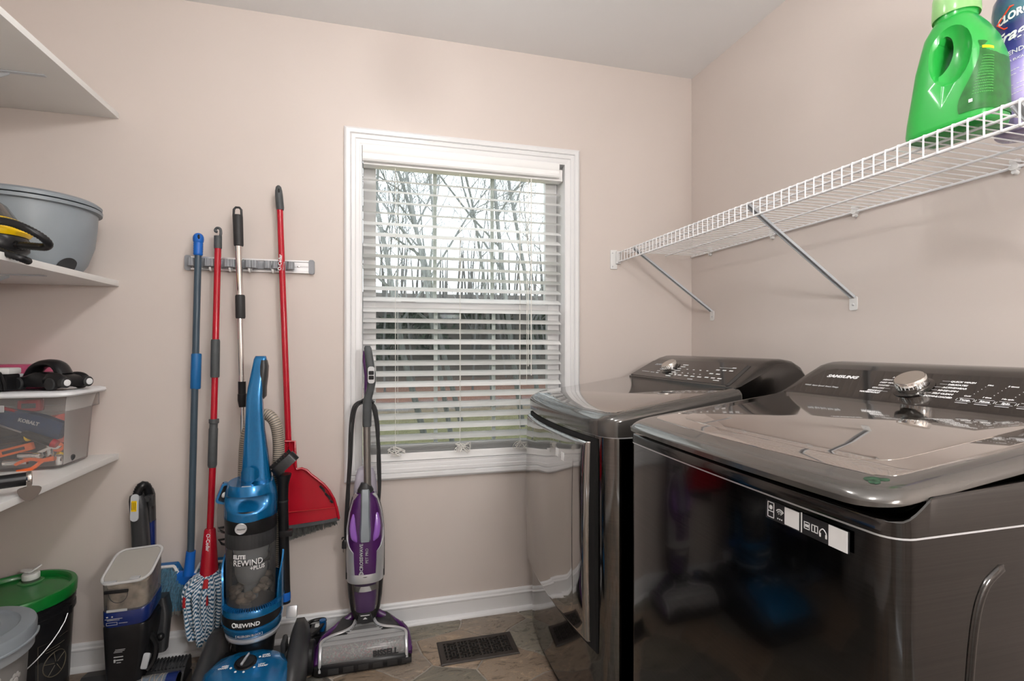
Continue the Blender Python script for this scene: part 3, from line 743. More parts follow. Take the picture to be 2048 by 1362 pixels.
bars(mb, [(-.012 + .040 * k, .070, .010, .0035) for k in range(4)] + [(-.010 + .036 * k, .044, .008, .003) for k in range(4)] + [(-.014 + .040 * k, .028, .022, .005) for k in range(4)] +
     [(.150 + .034 * k, .080, .018, .005) for k in range(3)] + [(.142 + .036 * k, .055, .02, .005) for k in range(2)] + [(.146 + .034 * k, .030, .02, .005) for k in range(3)] + [(.15, .096, .07, .0012), (.215, .098, .018, .004), (.205, .018, .03, .003), (.07, .010, .03, .003)])
mb.build('option_print', M['print'], dr, mx=fr)['kind'] = 'stuff'
shift_new(dr, b4)
# door: bowed slab with an inset glass window and a recessed grip along its right side
def bowx(y, x0, bow): return x0 - bow * (1 - ((y - (DY0 + DY1) / 2) / ((DY1 - DY0) / 2)) ** 2)
def bowed_panel(mb, y0, y1, z0, z1, xf, bow, th, bevel, ny=16, nz=10, rz_=.012):
    def f(u, v):
        y = y0 + (y1 - y0) * u; z = z0 + (z1 - z0) * v
        e = min(u * (y1 - y0), (1 - u) * (y1 - y0), v * (z1 - z0), (1 - v) * (z1 - z0))
        e = min(1, e / bevel); ins = bevel * .7 * (1 - math.sqrt(max(0, 1 - (1 - e) ** 2)))
        zc = (z - (z0 + z1) / 2) / ((z1 - z0) / 2)
        return (bowx(y, xf, bow) + ins - .006 * (1 - zc * zc), y, z)
    us = sorted({0, *[bevel * k / 5 / (y1 - y0) for k in range(6)], *[1 - bevel * k / 5 / (y1 - y0) for k in range(6)], *[i / ny for i in range(1, ny)]})
    vs_ = sorted({0, *[bevel * k / 5 / (z1 - z0) for k in range(6)], *[1 - bevel * k / 5 / (z1 - z0) for k in range(6)], *[i / nz for i in range(1, nz)]})
    us = [u for u in us if 0 <= u <= 1]; vs_ = [v for v in vs_ if 0 <= v <= 1]
    V = [[mb.bm.verts.new(f(u, v)) for v in vs_] for u in us]
    for i in range(len(us) - 1):
        for j in range(len(vs_) - 1): mb.bm.faces.new((V[i][j], V[i][j + 1], V[i + 1][j + 1], V[i + 1][j]))
    bd = [V[i][0] for i in range(len(us))] + [V[-1][j] for j in range(1, len(vs_))] + [V[i][-1] for i in range(len(us) - 2, -1, -1)] + [V[0][j] for j in range(len(vs_) - 2, 0, -1)]
    back = [mb.bm.verts.new((v.co.x + th, v.co.y, v.co.z)) for v in bd]
    mb.ring_faces(bd, back); mb.bm.faces.new(back)
    return mb
dpart(bowed_panel(MB(), DY0 + .062, DY1 - .030, .268, .884, DX + .012, .032, .008, .004), 'door_recess', M['void'])
door = dpart(bowed_panel(MB(), DY0 + .095, DY1 - .034, .286, .872, DX - .004, .032, .022, .014), 'door', M['door_gloss'], angle=60)
bowed_panel(MB(), DY0 + .165, DY1 - .060, .325, .835, DX - .0055, .0315, .006, .003).build('door_window', M['door_gloss'], door, angle=60)
MB().tube([(DX + .024, DY0 + .079, .31), (DX + .024, DY0 + .079, .76)], .010, 10).build('grip_bar', M['bracket'], door)
for y, z in ((1.5685, .805), (1.525, .800)):
    s_ = .021; x = bowx(y, DX - .0055, .0315) - .0017
    MB().box((x, y, z), (.0012, s_, s_ * 1.25), rot=Matrix.Rotation(R(3), 3, 'Z')).build('sticker', M['print'], door)
dpart(MB().b2(.86, .8625, DY0 - .0015, DY0 + .004, .05, .89), 'side_seam', M['silver'])

# ------------------------------------------------------------------ washer
WXF, WY0, WY1 = .628, .488, 1.180
wa = thing('washing_machine', 'black stainless top load washer standing nearest, right of the dryer', 'washer', (1.0, (WY0 + WY1) / 2, 0))
def wpart(mb, name, m, parent=wa, **k):
    o = mb.build(name, m, parent, **k)
    if parent is wa: o.location = -Vector(wa.location)
    return o
def wz(x): return .9755 + (x - .68) * .130
mb = MB(); mb.loft([[(x, y, z) for x, y in outline_at(WXF, 1.36, WY0, WY1, .030, .008)] for z in (.03, .908)]); wpart(mb, 'body', M['brushed'], angle=30)
mb = MB(); mb.loft([[(x, y, z) for x, y in outline_at(WXF + .01, 1.34, WY0 + .012, WY1 - .012, .028, .008)] for z in (.006, .03)]); wpart(mb, 'plinth', M['base_black'])
for x, y in ((.70, .56), (.70, 1.11), (1.28, .56), (1.28, 1.11)): wpart(MB().lathe([(.018, 0), (.02, .006)], (x, y, 0), 14), 'levelling_foot', M['base_black'])
mb = MB(); mb.loft([[(x, y, z) for x, y in outline_at(WXF - .0012, 1.362, WY0 - .0012, WY1 + .0012, .031, .008)] for z in (.908, .9105)]); wpart(mb, 'seam_strip', M['silver'])
# frame around the lid: low at the front, rising in a ramp to the side rails
def frz(x): return .933 + max(0.0, min(1.0, (x - .640) / .042)) ** 1.2 * .026 + max(0, x - .682) * .055
mb = MB(); rings = []
oo = rrect(WXF - .001, 1.36, WY0 - .001, WY1 + .001, .030, 6, .008, .012)
def fine(ring):                                                       # extra points along the sides so the ramp keeps its shape
    out = []
    for k, p in enumerate(ring):
        q = ring[(k + 1) % len(ring)]; out.append(p); L = abs(q[0] - p[0])
        if L > .3:
            xs = [.645, .65, .655, .66, .665, .67, .675, .68, .684, .70, .8, .95, 1.1]
            xs = [x for x in xs if min(p[0], q[0]) + .002 < x < max(p[0], q[0]) - .002]
            if q[0] < p[0]: xs.reverse()
            for x in xs: t = (x - p[0]) / (q[0] - p[0]); out.append((x, p[1] + (q[1] - p[1]) * t))
    return out
of = fine(oo); cx_, cy_ = 1.0, (WY0 + WY1) / 2
def ins(p, d): return (p[0] + d * (1 if p[0] < cx_ else -1) * min(1, abs(p[0] - cx_) / .34), p[1] + d * (1 if p[1] < cy_ else -1) * min(1, abs(p[1] - cy_) / .31))
mb.loft([[(x, y, .9105) for x, y in of], [(x, y, frz(x) - .004) for x, y in of], [(*ins((x, y), .002), frz(x) - .0012) for x, y in of], [(*ins((x, y), .006), frz(x)) for x, y in of], [(*ins((x, y), .030), frz(x) - .002) for x, y in of], [(*ins((x, y), .045), .928) for x, y in of]])
wpart(mb, 'top_frame', M['brushed'], angle=40)
LX0, LX1, LY0, LY1 = .606, 1.082, WY0 + .004, WY1 - .012
mb = MB(); lofted_top(mb, LX0, LX1, LY0, LY1, .050, .010, lambda x: .9445 + max(0, x - .66) * .128, wz, .026, 7, .010)
lid = wpart(mb, 'lid', M['lid_rim'], angle=50)
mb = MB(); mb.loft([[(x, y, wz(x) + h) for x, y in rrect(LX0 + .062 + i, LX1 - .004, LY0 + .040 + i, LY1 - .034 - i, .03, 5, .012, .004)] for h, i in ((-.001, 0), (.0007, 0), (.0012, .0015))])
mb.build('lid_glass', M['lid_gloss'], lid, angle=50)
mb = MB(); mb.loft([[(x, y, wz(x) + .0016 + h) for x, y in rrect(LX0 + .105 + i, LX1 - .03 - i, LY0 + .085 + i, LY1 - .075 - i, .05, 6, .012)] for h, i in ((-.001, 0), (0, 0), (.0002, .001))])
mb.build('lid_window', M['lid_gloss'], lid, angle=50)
wpart(MB().b2(1.085, 1.36, WY0 + .006, WY1 - .006, .91, .985, .004), 'rear_deck', M['console'])
b4 = names(wa)
fr, ln = appliance_console(wa, WY0 - .004, WY1 + .002, 1.082, 1.0205)
mb = MB(); mb.prism([(-.325, .000), (.325, .000), (.290, ln - .006), (.262, ln + .006), (-.262, ln + .006), (-.290, ln - .006)], -.002, .0012, fr); mb.build('control_panel', M['panel_gloss'], wa, angle=20)
tm = lambda x, y: fr @ Matrix.Translation((x, y, .0014))
text('lettering', 'SAMSUNG', .0165, tm(-.258, .086), M['print'], wa, .0007, wide=1.15)
text('lettering', 'WA55  Super Speed  Smart Things', .0072, tm(-.290, .040), M['print_grey'], wa, .0002)
knob_on(wa, fr, -.020, .068, .0305, .027)
LX = (-.058, -.060, -.064, -.074, -.078, -.076)
for k, s_ in enumerate(('NORMAL', 'HEAVY DUTY', 'DEEP WASH', 'WHITES', 'COLORS', 'BEDDING/')): text('lettering', s_, .0074, tm(LX[k], .100 - .0118 * k), M['print'], wa, .0002, align='RIGHT')
text('lettering', 'WATERPROOF', .0074, tm(-.076, .033), M['print'], wa, .0002, align='RIGHT')
for k, s_ in enumerate(('QUICK WASH', 'DELICATES', 'ACTIVEWEAR', 'RINSE+SPIN', 'SELF CLEAN', 'DOWNLOADED')): text('lettering', s_, .0074, tm((.036, .038, .034, .032, .028, .018)[k], .098 - .0118 * k), M['print'], wa, .0002)
mb = MB(); bars(mb, [(LX[k] + .002, .1025 - .0118 * k, .012, .0006) for k in range(6)] + [((.036, .038, .034, .032, .028, .018)[k] - .016, .1005 - .0118 * k, .014, .0006) for k in range(6)])
for k, s_ in enumerate(('Temp.', 'Rinse', 'Spin', 'Soil')):
    x = .098 + .0335 * k; text('lettering', s_, .0078, tm(x, .036), M['print'], wa, .0002, align='CENTER')
    for a, b_ in (((x - .013, .044), (x + .013, .044)), ((x - .013, .033), (x + .013, .033))): mb.box(((a[0] + b_[0]) / 2, a[1], .0017), (.026, .0006, .0004))
    for sx_ in (-.0152, .0152): mb.box((x + sx_, .0385, .0017), (.0006, .007, .0004))
    for q in range(4): mb.box((x + .003 + .0015 * q, .062 + .009 * q, .0017), (.0013, .0013, .0004))
    text('lettering', ('Cold', '1 time', 'No spin', 'Light')[k], .0058, tm(x - .004, .051), M['print'], wa, .0001, align='CENTER'); text('lettering', ('Hot', '5 times', 'High', 'Heavy')[k], .0058, tm(x + .008, .094), M['print'], wa, .0001)
    bars(mb, [(x - .012, .0275, .022, .0011)])
mb.build('panel_lines', M['print'], wa, mx=fr)['kind'] = 'stuff'
shift_new(wa, b4)
# embossed ribs pressed into the side, drain slot and seam
for pts in ([(.815, .86), (.775, .83), (.755, .76), (.742, .60), (.735, .40), (.730, .15)], [(.93, .80), (.885, .765), (.865, .69), (.852, .52), (.845, .35), (.84, .15)], [(1.04, .86), (1.0, .83), (.98, .76), (.967, .60), (.96, .40), (.955, .15)]):
    wpart(MB().tube(curve_pts([(x, WY0 + .0015, z) for x, z in pts], 30), [.001] + [.0065] * 29 + [.0065], 10, flat=1.0), 'side_rib', M['brushed'])
# label strip with pictograms at the top right of the front (code squares left blank)
sf = frame((WXF - .0072, .700, .872), (0, -1, 0), (0, 0, 1))
lab = MB().b2(0, .152, 0, .030, -.0004, .0006).build('label_strip', M['print_black'], wa); lab.matrix_basis = Matrix.Translation(-Vector(wa.location)) @ sf @ Matrix.Rotation(R(-.6), 4, 'Z')
def li(mb, name='pictogram'): return mb.build(name, M['print'], lab, smooth=False)
def box_outline(mb, x0, x1, y0, y1, t_=.0012, z=.0008):
    for a, b_, c_, d_ in ((x0, x1, y0, y0 + t_), (x0, x1, y1 - t_, y1), (x0, x0 + t_, y0, y1), (x1 - t_, x1, y0, y1)): mb.b2(a, b_, c_, d_, z - .0003, z + .0003)
mb = MB(); box_outline(mb, .004, .018, .003, .028); mb.b2(.005, .017, .0125, .0138, .0005, .0011); mb.lathe([(.0036, .0005), (.0034, .0012)], (.011, .0195, 0), 14); li(mb)
mb = MB()
for k in range(3):
    r0 = .003 + .003 * k
    for q in range(5):
        a = R(50 + 20 * q); mb.box((.030 + r0 * math.cos(a), .012 + r0 * math.sin(a), .0008), (.0026 * (1 + .2 * k), .0016, .0006), rot=Matrix.Rotation(a + PI / 2, 3, 'Z'))
for q in range(3): mb.box((.026 + .004 * q, .006, .0008), (.002, .002, .0006))
li(mb)
li(MB().b2(.040, .068, .002, .029, .0005, .0012), 'blank_square'); li(MB().b2(.0715, .0735, .001, .031, .0005, .0011), 'divider')
mb = MB(); box_outline(mb, .077, .0875, .009, .020); mb.b2(.079, .0855, .0125, .0165, .0005, .0011); li(mb)
mb = MB(); box_outline(mb, .0905, .102, .009, .020); mb.b2(.0955, .097, .009, .02, .0005, .0011); li(mb)
mb = MB(); mb.tube(curve_pts([(.105, .008, .0009), (.105, .0145, .0009), (.1105, .0195, .0009), (.116, .0145, .0009), (.116, .008, .0009)], 14), .0008, 4); mb.b2(.1045, .107, .007, .0125, .0005, .0011); mb.b2(.1145, .1172, .007, .0125, .0005, .0011); li(mb)
li(MB().b2(.120, .150, .0, .0295, .0005, .0012), 'blank_square')
# worn clover sticker on the corner of the lid
mb = MB()
for x, y, r in ((.652, .541, .010), (.645, .532, .007), (.661, .531, .006)):
    mb.loft([[(x + r * math.cos(2 * PI * k / 14) * (1 + .1 * math.sin(3 * k)), y + r * math.sin(2 * PI * k / 14), h) for k in range(14)] for h in (0, .0008)])
for v in mb.bm.verts: v.co.z += wz(v.co.x) - .0002
mb.build('clover_sticker', mat('worn_green_sticker', (.012, .045, .022), .5, var=.7, scale=120), lid)

# ------------------------------------------------------------------ detergent bottle and scent beads on the wire shelf
def jug():
    t = thing('detergent_bottle', 'bright green detergent jug with a clear green cap on the wire shelf', 'bottle', (1.150, .774, ZS + .002))
    # silhouette in (s, z): s runs from the handle side (towards the window) to the label side; thickness across
    cap_z = .262
    left = [(-.074, .004), (-.076, .012), (-.073, .030), (-.064, .080), (-.056, .125), (-.052, .165), (-.047, .195), (-.036, .222), (-.026, .238)]
    right = [(.074, .004), (.077, .014), (.077, .050), (.076, .100), (.074, .150), (.066, .190), (.052, .216), (.038, .232), (.030, .240)]
    rings = []
    n = 40
    for (l, z), (r, z2) in zip(left, right):
        zz = (z + z2) / 2; cx = (l + r) / 2; rx = (r - l) / 2
        th = .054 if z < .17 else .054 - (.054 - .028) * ((z - .17) / .07)
        rings.append([(p.x, p.y, p.z) for p in superring((cx, 0, zz), rx, th, 4.2 if z < .15 else 2.6, n)])
    rings.insert(0, [(cx * .0 + (p[0]) * .95, p[1] * .93, 0) for p in rings[0]])
    body = MB().loft(rings)
    o = body.build('body', M['green'], None, angle=60)
    cut = MB()                                                        # finger hole behind the handle
    pr = [(-.006, .114), (.005, .132), (.012, .158), (.012, .182), (.004, .191), (-.007, .180), (-.012, .155), (-.012, .130)]
    pr = [(a.x, a.y) for a in curve_pts([(x, z, 0) for x, z in pr], 40, True)]
    mm = Matrix(((1, 0, 0, 0), (0, 0, -1, 0), (0, 1, 0, 0), (0, 0, 0, 1)))
    cut.prism(pr, -.08, .08, mm); ob = cut.build('cutter', M['green'], None)
    dish = MB().sphere((.018, -.080, .150), .055, (.80, .95, 1.40), 28)
    ob2 = dish.build('cutter2', M['green'], None)
    dish = MB().sphere((.018, .080, .150), .055, (.80, .95, 1.40), 28); ob3 = dish.build('cutter3', M['green'], None)
    for q in (ob, ob2, ob3):
        md = o.modifiers.new('cut', 'BOOLEAN'); md.object = q; md.operation = 'DIFFERENCE'; md.solver = 'EXACT'
    dg = bpy.context.evaluated_depsgraph_get(); dg.update()
    me = bpy.data.meshes.new_from_object(o.evaluated_get(dg)); o.modifiers.clear(); old = o.data; o.data = me
    for q in (ob, ob2, ob3): bpy.data.objects.remove(q)
    o.parent = t
    for p in me.polygons: p.use_smooth = True
    me.set_sharp_from_angle(angle=R(50))
    MB().lathe([(.033, .228), (.0345, .236), (.0345, .246)], (.002, 0, 0), 36).build('neck', M['green'], t)
    MB().lathe([(.0385, .239), (.0395, .243), (.0380, .285), (.0355, .293), (.0345, .2935), (.0345, .2925)], (.002, 0, 0), 36, cap0=False, cap1=False).build('cap', M['green_clear'], t)
    MB().lathe([(.021, .244), (.022, .284), (.015, .292), (.006, .293)], (.002, 0, 0), 24).build('spout', M['green'], t)
    # level strip on the handle side, label wrapped over the far end
    mb = MB(); mb.tube(curve_pts([(-.0745, -.026, .02), (-.066, -.026, .07), (-.0575, -.024, .12), (-.0515, -.020, .17)], 16), [.0035] * 12 + [.003, .0025, .002, .001, .0008][:5], 8, flat=.5)
    mb.build('level_strip', mat('milky_strip', (.36, .50, .55), .4, var=.05), t)
    lb = MB()
    def lp(u, v):
        z = .020 + .190 * v; e = 4.2; cx, rx, th = 0, 0, 0
        for (l, z0), (r, _), (l2, z1), (r2, _) in zip(left, right, left[1:], right[1:]):
            if z0 <= z <= z1:
                f = (z - z0) / (z1 - z0); L_ = l + (l2 - l) * f; R_ = r + (r2 - r) * f; cx = (L_ + R_) / 2; rx = (R_ - L_) / 2; break
        th = .054 if z < .17 else .054 - (.026) * ((z - .17) / .07)
        w_ = 62 + 20 * math.sin(v * 5.0 + 1.2)
        a = R(-w_ + u * 2 * w_); ca, sa = math.cos(a), math.sin(a); e2 = 2 / (4.2 if z < .15 else 2.6)
        return (cx + (rx + .0012) * abs(ca) ** e2 * math.copysign(1, ca), (th + .0012) * abs(sa) ** e2 * math.copysign(1, sa), z)
    lb.grid(lp, 40, 22); lb.build('label', M['label_green'], t, angle=70)
    # small print and yellow band on the label, following its curve
    pm = MB()
    for k in range(14):
        v = .16 + .028 * k
        for q in range(10):
            u0 = .10 + .03 * q; a, b_ = lp(u0, v), lp(u0 + .022, v)
            c_ = ((a[0] + b_[0]) / 2 * 1.008, (a[1] + b_[1]) / 2 * 1.008, a[2])
            dx = Vector(b_) - Vector(a); pm.box(c_, (dx.length, .0006, .0011), rot=Matrix.Rotation(math.atan2(dx.y, dx.x), 3, 'Z'))
    pm.build('small_print', mat('pale_green_print', (.10, .42, .10), .6), t)
    yb = MB()
    for q in range(10):
        u0 = .06 + .035 * q; a, b_ = lp(u0, .615), lp(u0 + .037, .615); dx = Vector(b_) - Vector(a)
        yb.box(((a[0] + b_[0]) / 2 * 1.012, (a[1] + b_[1]) / 2 * 1.012, a[2]), (dx.length, .0008, .005), rot=Matrix.Rotation(math.atan2(dx.y, dx.x), 3, 'Z'))
    yb.build('yellow_band', M['yellow'], t)
    sq = lp(.10, .10); MB().box((sq[0], sq[1] - .0006, sq[2]), (.006, .0012, .006), rot=Matrix.Rotation(0, 3, 'Z')).build('white_mark', M['print'], t)
    t.rotation_euler = (0, 0, R(-83))
    return t
jug()
def beads():
    t = thing('scent_bead_canister', 'lavender and navy canister of scent beads right of the green jug', 'bottle', (1.290, .733, ZS + .002))
    prof = [(.046, 0), (.050, .004), (.0525, .020), (.0545, .060), (.0545, .262), (.052, .282), (.044, .298), (.042, .302), (.042, .318), (.040, .32)]
    m, nt, b, out = _nt('lavender_sleeve')
    tc = nt.nodes.new('ShaderNodeTexCoord'); sp = nt.nodes.new('ShaderNodeSeparateXYZ'); nt.links.new(tc.outputs['Object'], sp.inputs[0])
    nz = nt.nodes.new('ShaderNodeTexNoise'); nz.inputs['Scale'].default_value = 18; nt.links.new(tc.outputs['Object'], nz.inputs['Vector'])
    ad = nt.nodes.new('ShaderNodeMath'); ad.operation = 'MULTIPLY_ADD'; ad.inputs[1].default_value = .05; nt.links.new(nz.outputs['Fac'], ad.inputs[0]); nt.links.new(sp.outputs['Z'], ad.inputs[2])
    mr = nt.nodes.new('ShaderNodeMapRange'); mr.inputs['From Max'].default_value = .34; nt.links.new(ad.outputs[0], mr.inputs['Value'])
    r = nt.nodes.new('ShaderNodeValToRGB'); e = r.color_ramp
    e.elements[0].position = .0; e.elements[0].color = (.20, .15, .24, 1); e.elements[1].position = .95; e.elements[1].color = (.012, .012, .11, 1)
    for p, c in ((.16, (.40, .34, .62)), (.34, (.52, .44, .78)), (.46, (.36, .30, .66)), (.56, (.05, .05, .25)), (.70, (.015, .02, .14)), (.80, (.02, .13, .17))):
        x = e.elements.new(p); x.color = (*c, 1)
    nt.links.new(mr.outputs[0], r.inputs['Fac']); nt.links.new(r.outputs[0], b.inputs['Base Color']); b.inputs['Roughness'].default_value = .22; b.inputs['Coat Weight'].default_value = .4
    MB().lathe(prof, n=48).build('canister', m, t, angle=50)
    MB().lathe([(.046, .314), (.047, .318), (.047, .350), (.044, .355)], n=40).build('cap', M['teal_dark'], t)
    rad = .0549; a0 = R(-150)                                          # azimuth facing the camera
    def wrap(size, y0, off, rise=0.0, r_=rad):
        def f(co):
            a = a0 + (co.x + off) / r_; z = y0 + co.y + (co.x) * rise
            rr = r_ + .0004 + co.z; return (rr * math.cos(a), rr * math.sin(a), z)
        return f
    I = Matrix.Identity(4)
    text('lettering', 'CLOROX', .0205, I, M['print'], t, .0008, bend=wrap(.02, .222, -.049, .16), res=3, wide=.78)
    text('lettering', 'Fraganzia', .030, I, M['print'], t, .0006, shear=.35, bend=wrap(.03, .178, -.056, .20), res=3)
    text('lettering', 'LAVENDER', .0125, I, M['print'], t, .0, bend=wrap(.01, .150, -.052, .12))
    text('lettering', 'LAVANDA EUCALIPTO', .0062, I, M['print'], t, .0, bend=wrap(.01, .136, -.052, .12))
    text('lettering', 'NET WT. 70 OZ (1984.5 g)', .0088, I, mat('navy_print', (.05, .04, .28), .5), t, .0003, bend=wrap(.01, .048, -.050, .14))
    dm = MB(); ring = []
    for (x, z) in [(-.018, .229), (.006, .250), (.064, .248), (.084, .226), (.058, .206), (-.004, .212)]: ring.append(wrap(0, z, -.032, .14)(Vector((x, 0, .0006))))
    dm.tube(ring, .0017, 5, closed=True); dm.build('logo_border', mat('orange_red_print', (.72, .06, .02), .4), t)
    pm = MB()
    for k in range(5):
        for q in range(16):
            c_ = wrap(0, .076 + .009 * k + (.012 if k > 2 else 0), 0, .14)(Vector((-.050 + .0045 * q, 0, .0004))); a = a0 + (-.050 + .0045 * q) / rad
            if (q * 7 + k * 3) % 5: pm.box(c_, (.0008, .0038, .0011), rot=Matrix.Rotation(a, 3, 'Z'))
    pm.build('small_print', M['print'], t)
    mb = MB(); rr = random.Random(2)
    for q in range(16):
        c_ = wrap(0, .118 + rr.uniform(-.014, .018), 0, 0)(Vector((-.046 + rr.uniform(-.007, .012), 0, .0008))); mb.sphere(c_, .0026, (1, 1, 1), 8)
    mb.build('lavender_sprig', mat('plum_print', (.10, .03, .12), .6, var=.3), t)
beads()

# ------------------------------------------------------------------ mop rack on the back wall
WALL = YB
r0, r1 = atY(372, 527, WALL - .01), atY(627, 534, WALL - .01)
rk = thing('mop_rack', 'aluminium mop and broom rack with grey spring grips on the back wall', 'rack', ((r0.x + r1.x) / 2, WALL, 1.46))
hw = (r1.x - r0.x) / 2
mb = MB(); prof = [(0, -.0235), (-.006, -.0255), (-.013, -.0245), (-.013, -.019), (-.009, -.017), (-.009, -.003), (-.011, -.001), (-.011, .001), (-.009, .003), (-.009, .017), (-.013, .019), (-.013, .0245), (-.006, .0255), (0, .0235)]
mb.loft([[(x, y - .0005, z) for y, z in prof] for x in (-hw + .012, hw - .012)]); mb.build('rail', M['alu'], rk, angle=25)
for sg in (-1, 1):
    mb = MB(); o = rrect(-.0105, .0105, -.028, .028, .008, 5); mb.prism(o, 0, .015, frame((sg * (hw - .007), -.0005, 0), (sg, 0, 0), (0, 0, sg))); mb.build('end_cap', M['grey_rack'], rk)
MB().sphere((hw - .055, -.0105, 0), .004, (1.6, .5, .8), 10).build('screw', M['chrome'], rk)
POLES = [atY(u, v, WALL - .052).x - rk.location.x for u, v in ((396, 528), (436, 528), (479, 528), (565, 530))]
GR = POLES[:3] + [atY(520, 530, WALL - .05).x - rk.location.x] + POLES[3:]
for k, x in enumerate(GR):
    g_ = MB(); g_.b2(x - .030, x + .030, -.020, -.0135, -.015, .015, .002); g = g_.build('grip', M['grey_rack'], rk)
    gap = .0135 if k != 3 else .010
    for sg in (-1, 1):
        mb = MB(); ring = []
        for q in range(22):
            a = 2 * PI * q / 22; rr = .0115 + (.0012 if q % 2 else 0); ring.append((x + sg * (gap + .0132) + rr * math.cos(a), -.034 + rr * math.sin(a) * 1.1))
        mb.loft([[(a, b_, z) for a, b_ in ring] for z in (-.014, -.004, .004, .014)]); mb.build('rubber_roller', M['grey_rack'], g, angle=15)
for u in (421, 460, 499, 546):
    x = atY(u, 535, WALL - .03).x - rk.location.x
    mb = MB(); mb.b2(x - .006, x + .006, -.017, -.0135, -.026, .022, .0015)
    mb.tube(curve_pts([(x, -.0155, -.018), (x, -.024, -.027), (x, -.034, -.026), (x, -.038, -.016)], 12), .0042, 8); mb.build('hook', M['white_p'], rk)

# ------------------------------------------------------------------ blue flat mop
def rel(o, p): return Vector(p) - Vector(o.location)
py = WALL - .052
t = thing('flat_mop', 'blue chenille flat mop on a slate blue pole with blue grips', 'mop', (-.648, WALL - .06, 0))
top, bot = rel(t, atY(397, 480, py)), rel(t, atY(381, 1122, WALL - .062))
MB().tube([top, bot], .0115, 14).build('pole', M['blue_pole'], t)
pu = (top - bot).normalized()
a = rel(t, atY(397, 466, py))
def along(b, u, ds): return [(b + u * d) for d in ds]
hb = rel(t, atY(396, 511, py))
mb = MB(); L = (a - hb).length; ds = [0, .003]; rs = [.0135, .0150]
for k in range(5): ds += [.006 + k * .009, .0105 + k * .009]; rs += [.0160, .0148]
ds += [L * .62, L * .74, L * .84, L * .92, L * .97, L]; rs += [.0172, .0180, .0172, .0140, .0095, .003]
o = sorted(zip(ds, rs)); mb.tube(along(hb, pu, [x for x, _ in o]), [x for _, x in o], 16); mb.build('hand_grip', M['blue'], t)
MB().sphere(hb + pu * (L * .80) + Vector((.006, -.0165, 0)), .006, (.7, .35, 1.5), 12).build('hang_hole', M['black'], t)
g0, g1 = rel(t, atY(393, 707, py)), rel(t, atY(391, 778, py))
MB().tube([g1, g1 + pu * .004, g0 - pu * .004, g0], [.0150, .0168, .0168, .0150], 16).build('sliding_grip', M['blue_mid'], t)
s0 = rel(t, atY(382, 1102, WALL - .062)); s1 = rel(t, atY(377, 1150, WALL - .062))
mb = MB(); mb.tube([s0, s0 + (s1 - s0) * .6, s1], [.0155, .0165, .019], 14); mb.box(s1 + Vector((-.006, .004, -.012)), (.075, .022, .05), .010, rot=Matrix.Rotation(R(8), 3, 'Y')); mb.build('swivel_socket', M['blue'], t)
# pad: terry backed board leaning on the wall, long chenille tufts facing the room
p0 = rel(t, atY(311, 1132, WALL - .040)); p1 = rel(t, atY(458, 1118, WALL - .040))
bx0, bx1 = p0.x, p1.x; zt = (p0.z + p1.z) / 2
def padtop(x):
    c = (bot.x + .0)
    d = abs(x - (s1.x - .004)); return zt - max(0, .052 * (1 - (d / .042) ** 2)) if d < .042 else zt
xs = [bx0 + (bx1 - bx0) * k / 60 for k in range(61)]
poly = [(x, padtop(x)) for x in xs] + [(bx1, zt - .150), (bx0, zt - .150)]
F = frame((0, 0, 0), (1, 0, 0), (0, 0, 1))                             # local z = -Y
pad = MB().prism(poly, -.045, -.018, F).build('pad_board', M['blue_mid'], t, angle=20)
mb = MB(); mb.tube([(x, -.002, padtop(x) + .002) for x in xs], .0055, 7); mb.build('pad_binding', M['white_p'], t)
rr = random.Random(4)
for nm, m_, z0_, z1_, dz_ in (('chenille_tufts', M['chenille'], .004, .138, 0), ('fringe', M['chenille_grey'], .142, .150, 1)):
    mb = MB()
    nrow = 12 if not dz_ else 2
    for j in range(nrow):
        for i in range(30):
            x = bx0 + .004 + (bx1 - bx0 - .008) * (i + .5 + (.5 if j % 2 else 0) - .25) / 30; z = zt - z0_ - (z1_ - z0_) * j / max(1, nrow - 1)
            if z > padtop(x) - .004: continue
            l = .020 if not dz_ else rr.uniform(.022, .034)
            q = Vector((x, .016, z)); mb.tube([q, q + Vector((rr.uniform(-.004, .004), -.020, -.003)), q + Vector((rr.uniform(-.007, .001), -.025 + .006 * dz_, -l))], [.0045, .0058, .0030], 6)
    o = mb.build(nm, m_, t); o['kind'] = 'stuff'

# ------------------------------------------------------------------ red spin mop with twisted strands
t = thing('spin_mop', 'red handled string mop with blue and white twisted strands', 'mop', (-.585, WALL - .075, 0))
yp = lambda v: WALL - .052 - .058 * max(0, (v - 530) / 620)
q = lambda u, v: rel(t, atY(u, v, yp(v)))
MB().tube([q(436, 494), q(431, 690)], .0112, 14).build('upper_pole', M['red'], t)
MB().tube([q(430, 750), q(427.5, 842)], .0108, 14).build('middle_pole', M['red'], t)
MB().tube([q(425.5, 925), q(420, 1065)], .0112, 14).build('lower_pole', M['red'], t)
MB().tube([q(431, 679), q(431, 683), q(430, 752), q(430, 755)], [.0135, .0150, .0150, .0135], 16).build('foam_grip', M['slate_grip'], t)
MB().tube([q(427.8, 838), q(427.8, 846), q(427.5, 847), q(427, 855), q(426.8, 858), q(424.6, 930), q(424.4, 935)], [.0165, .0165, .0135, .0135, .0150, .0150, .0125], 16).build('twist_lock', M['slate_grip'], t)
MB().tube([q(436, 472), q(436, 497)], .0132, 14).build('end_grip', M['slate_grip'], t)
h = q(437, 470); mb = MB(); mb.tube([h + Vector((.006, 0, -.004))] + curve_pts([h + Vector((.008, 0, .006)), h + Vector((.006, 0, .022)), h + Vector((-.004, 0, .026)), h + Vector((-.010, 0, .020)), h + Vector((-.010, 0, .013)), h + Vector((-.004, 0, .011))], 18), .0048, 8); mb.build('hanging_hook', M['slate_grip'], t)
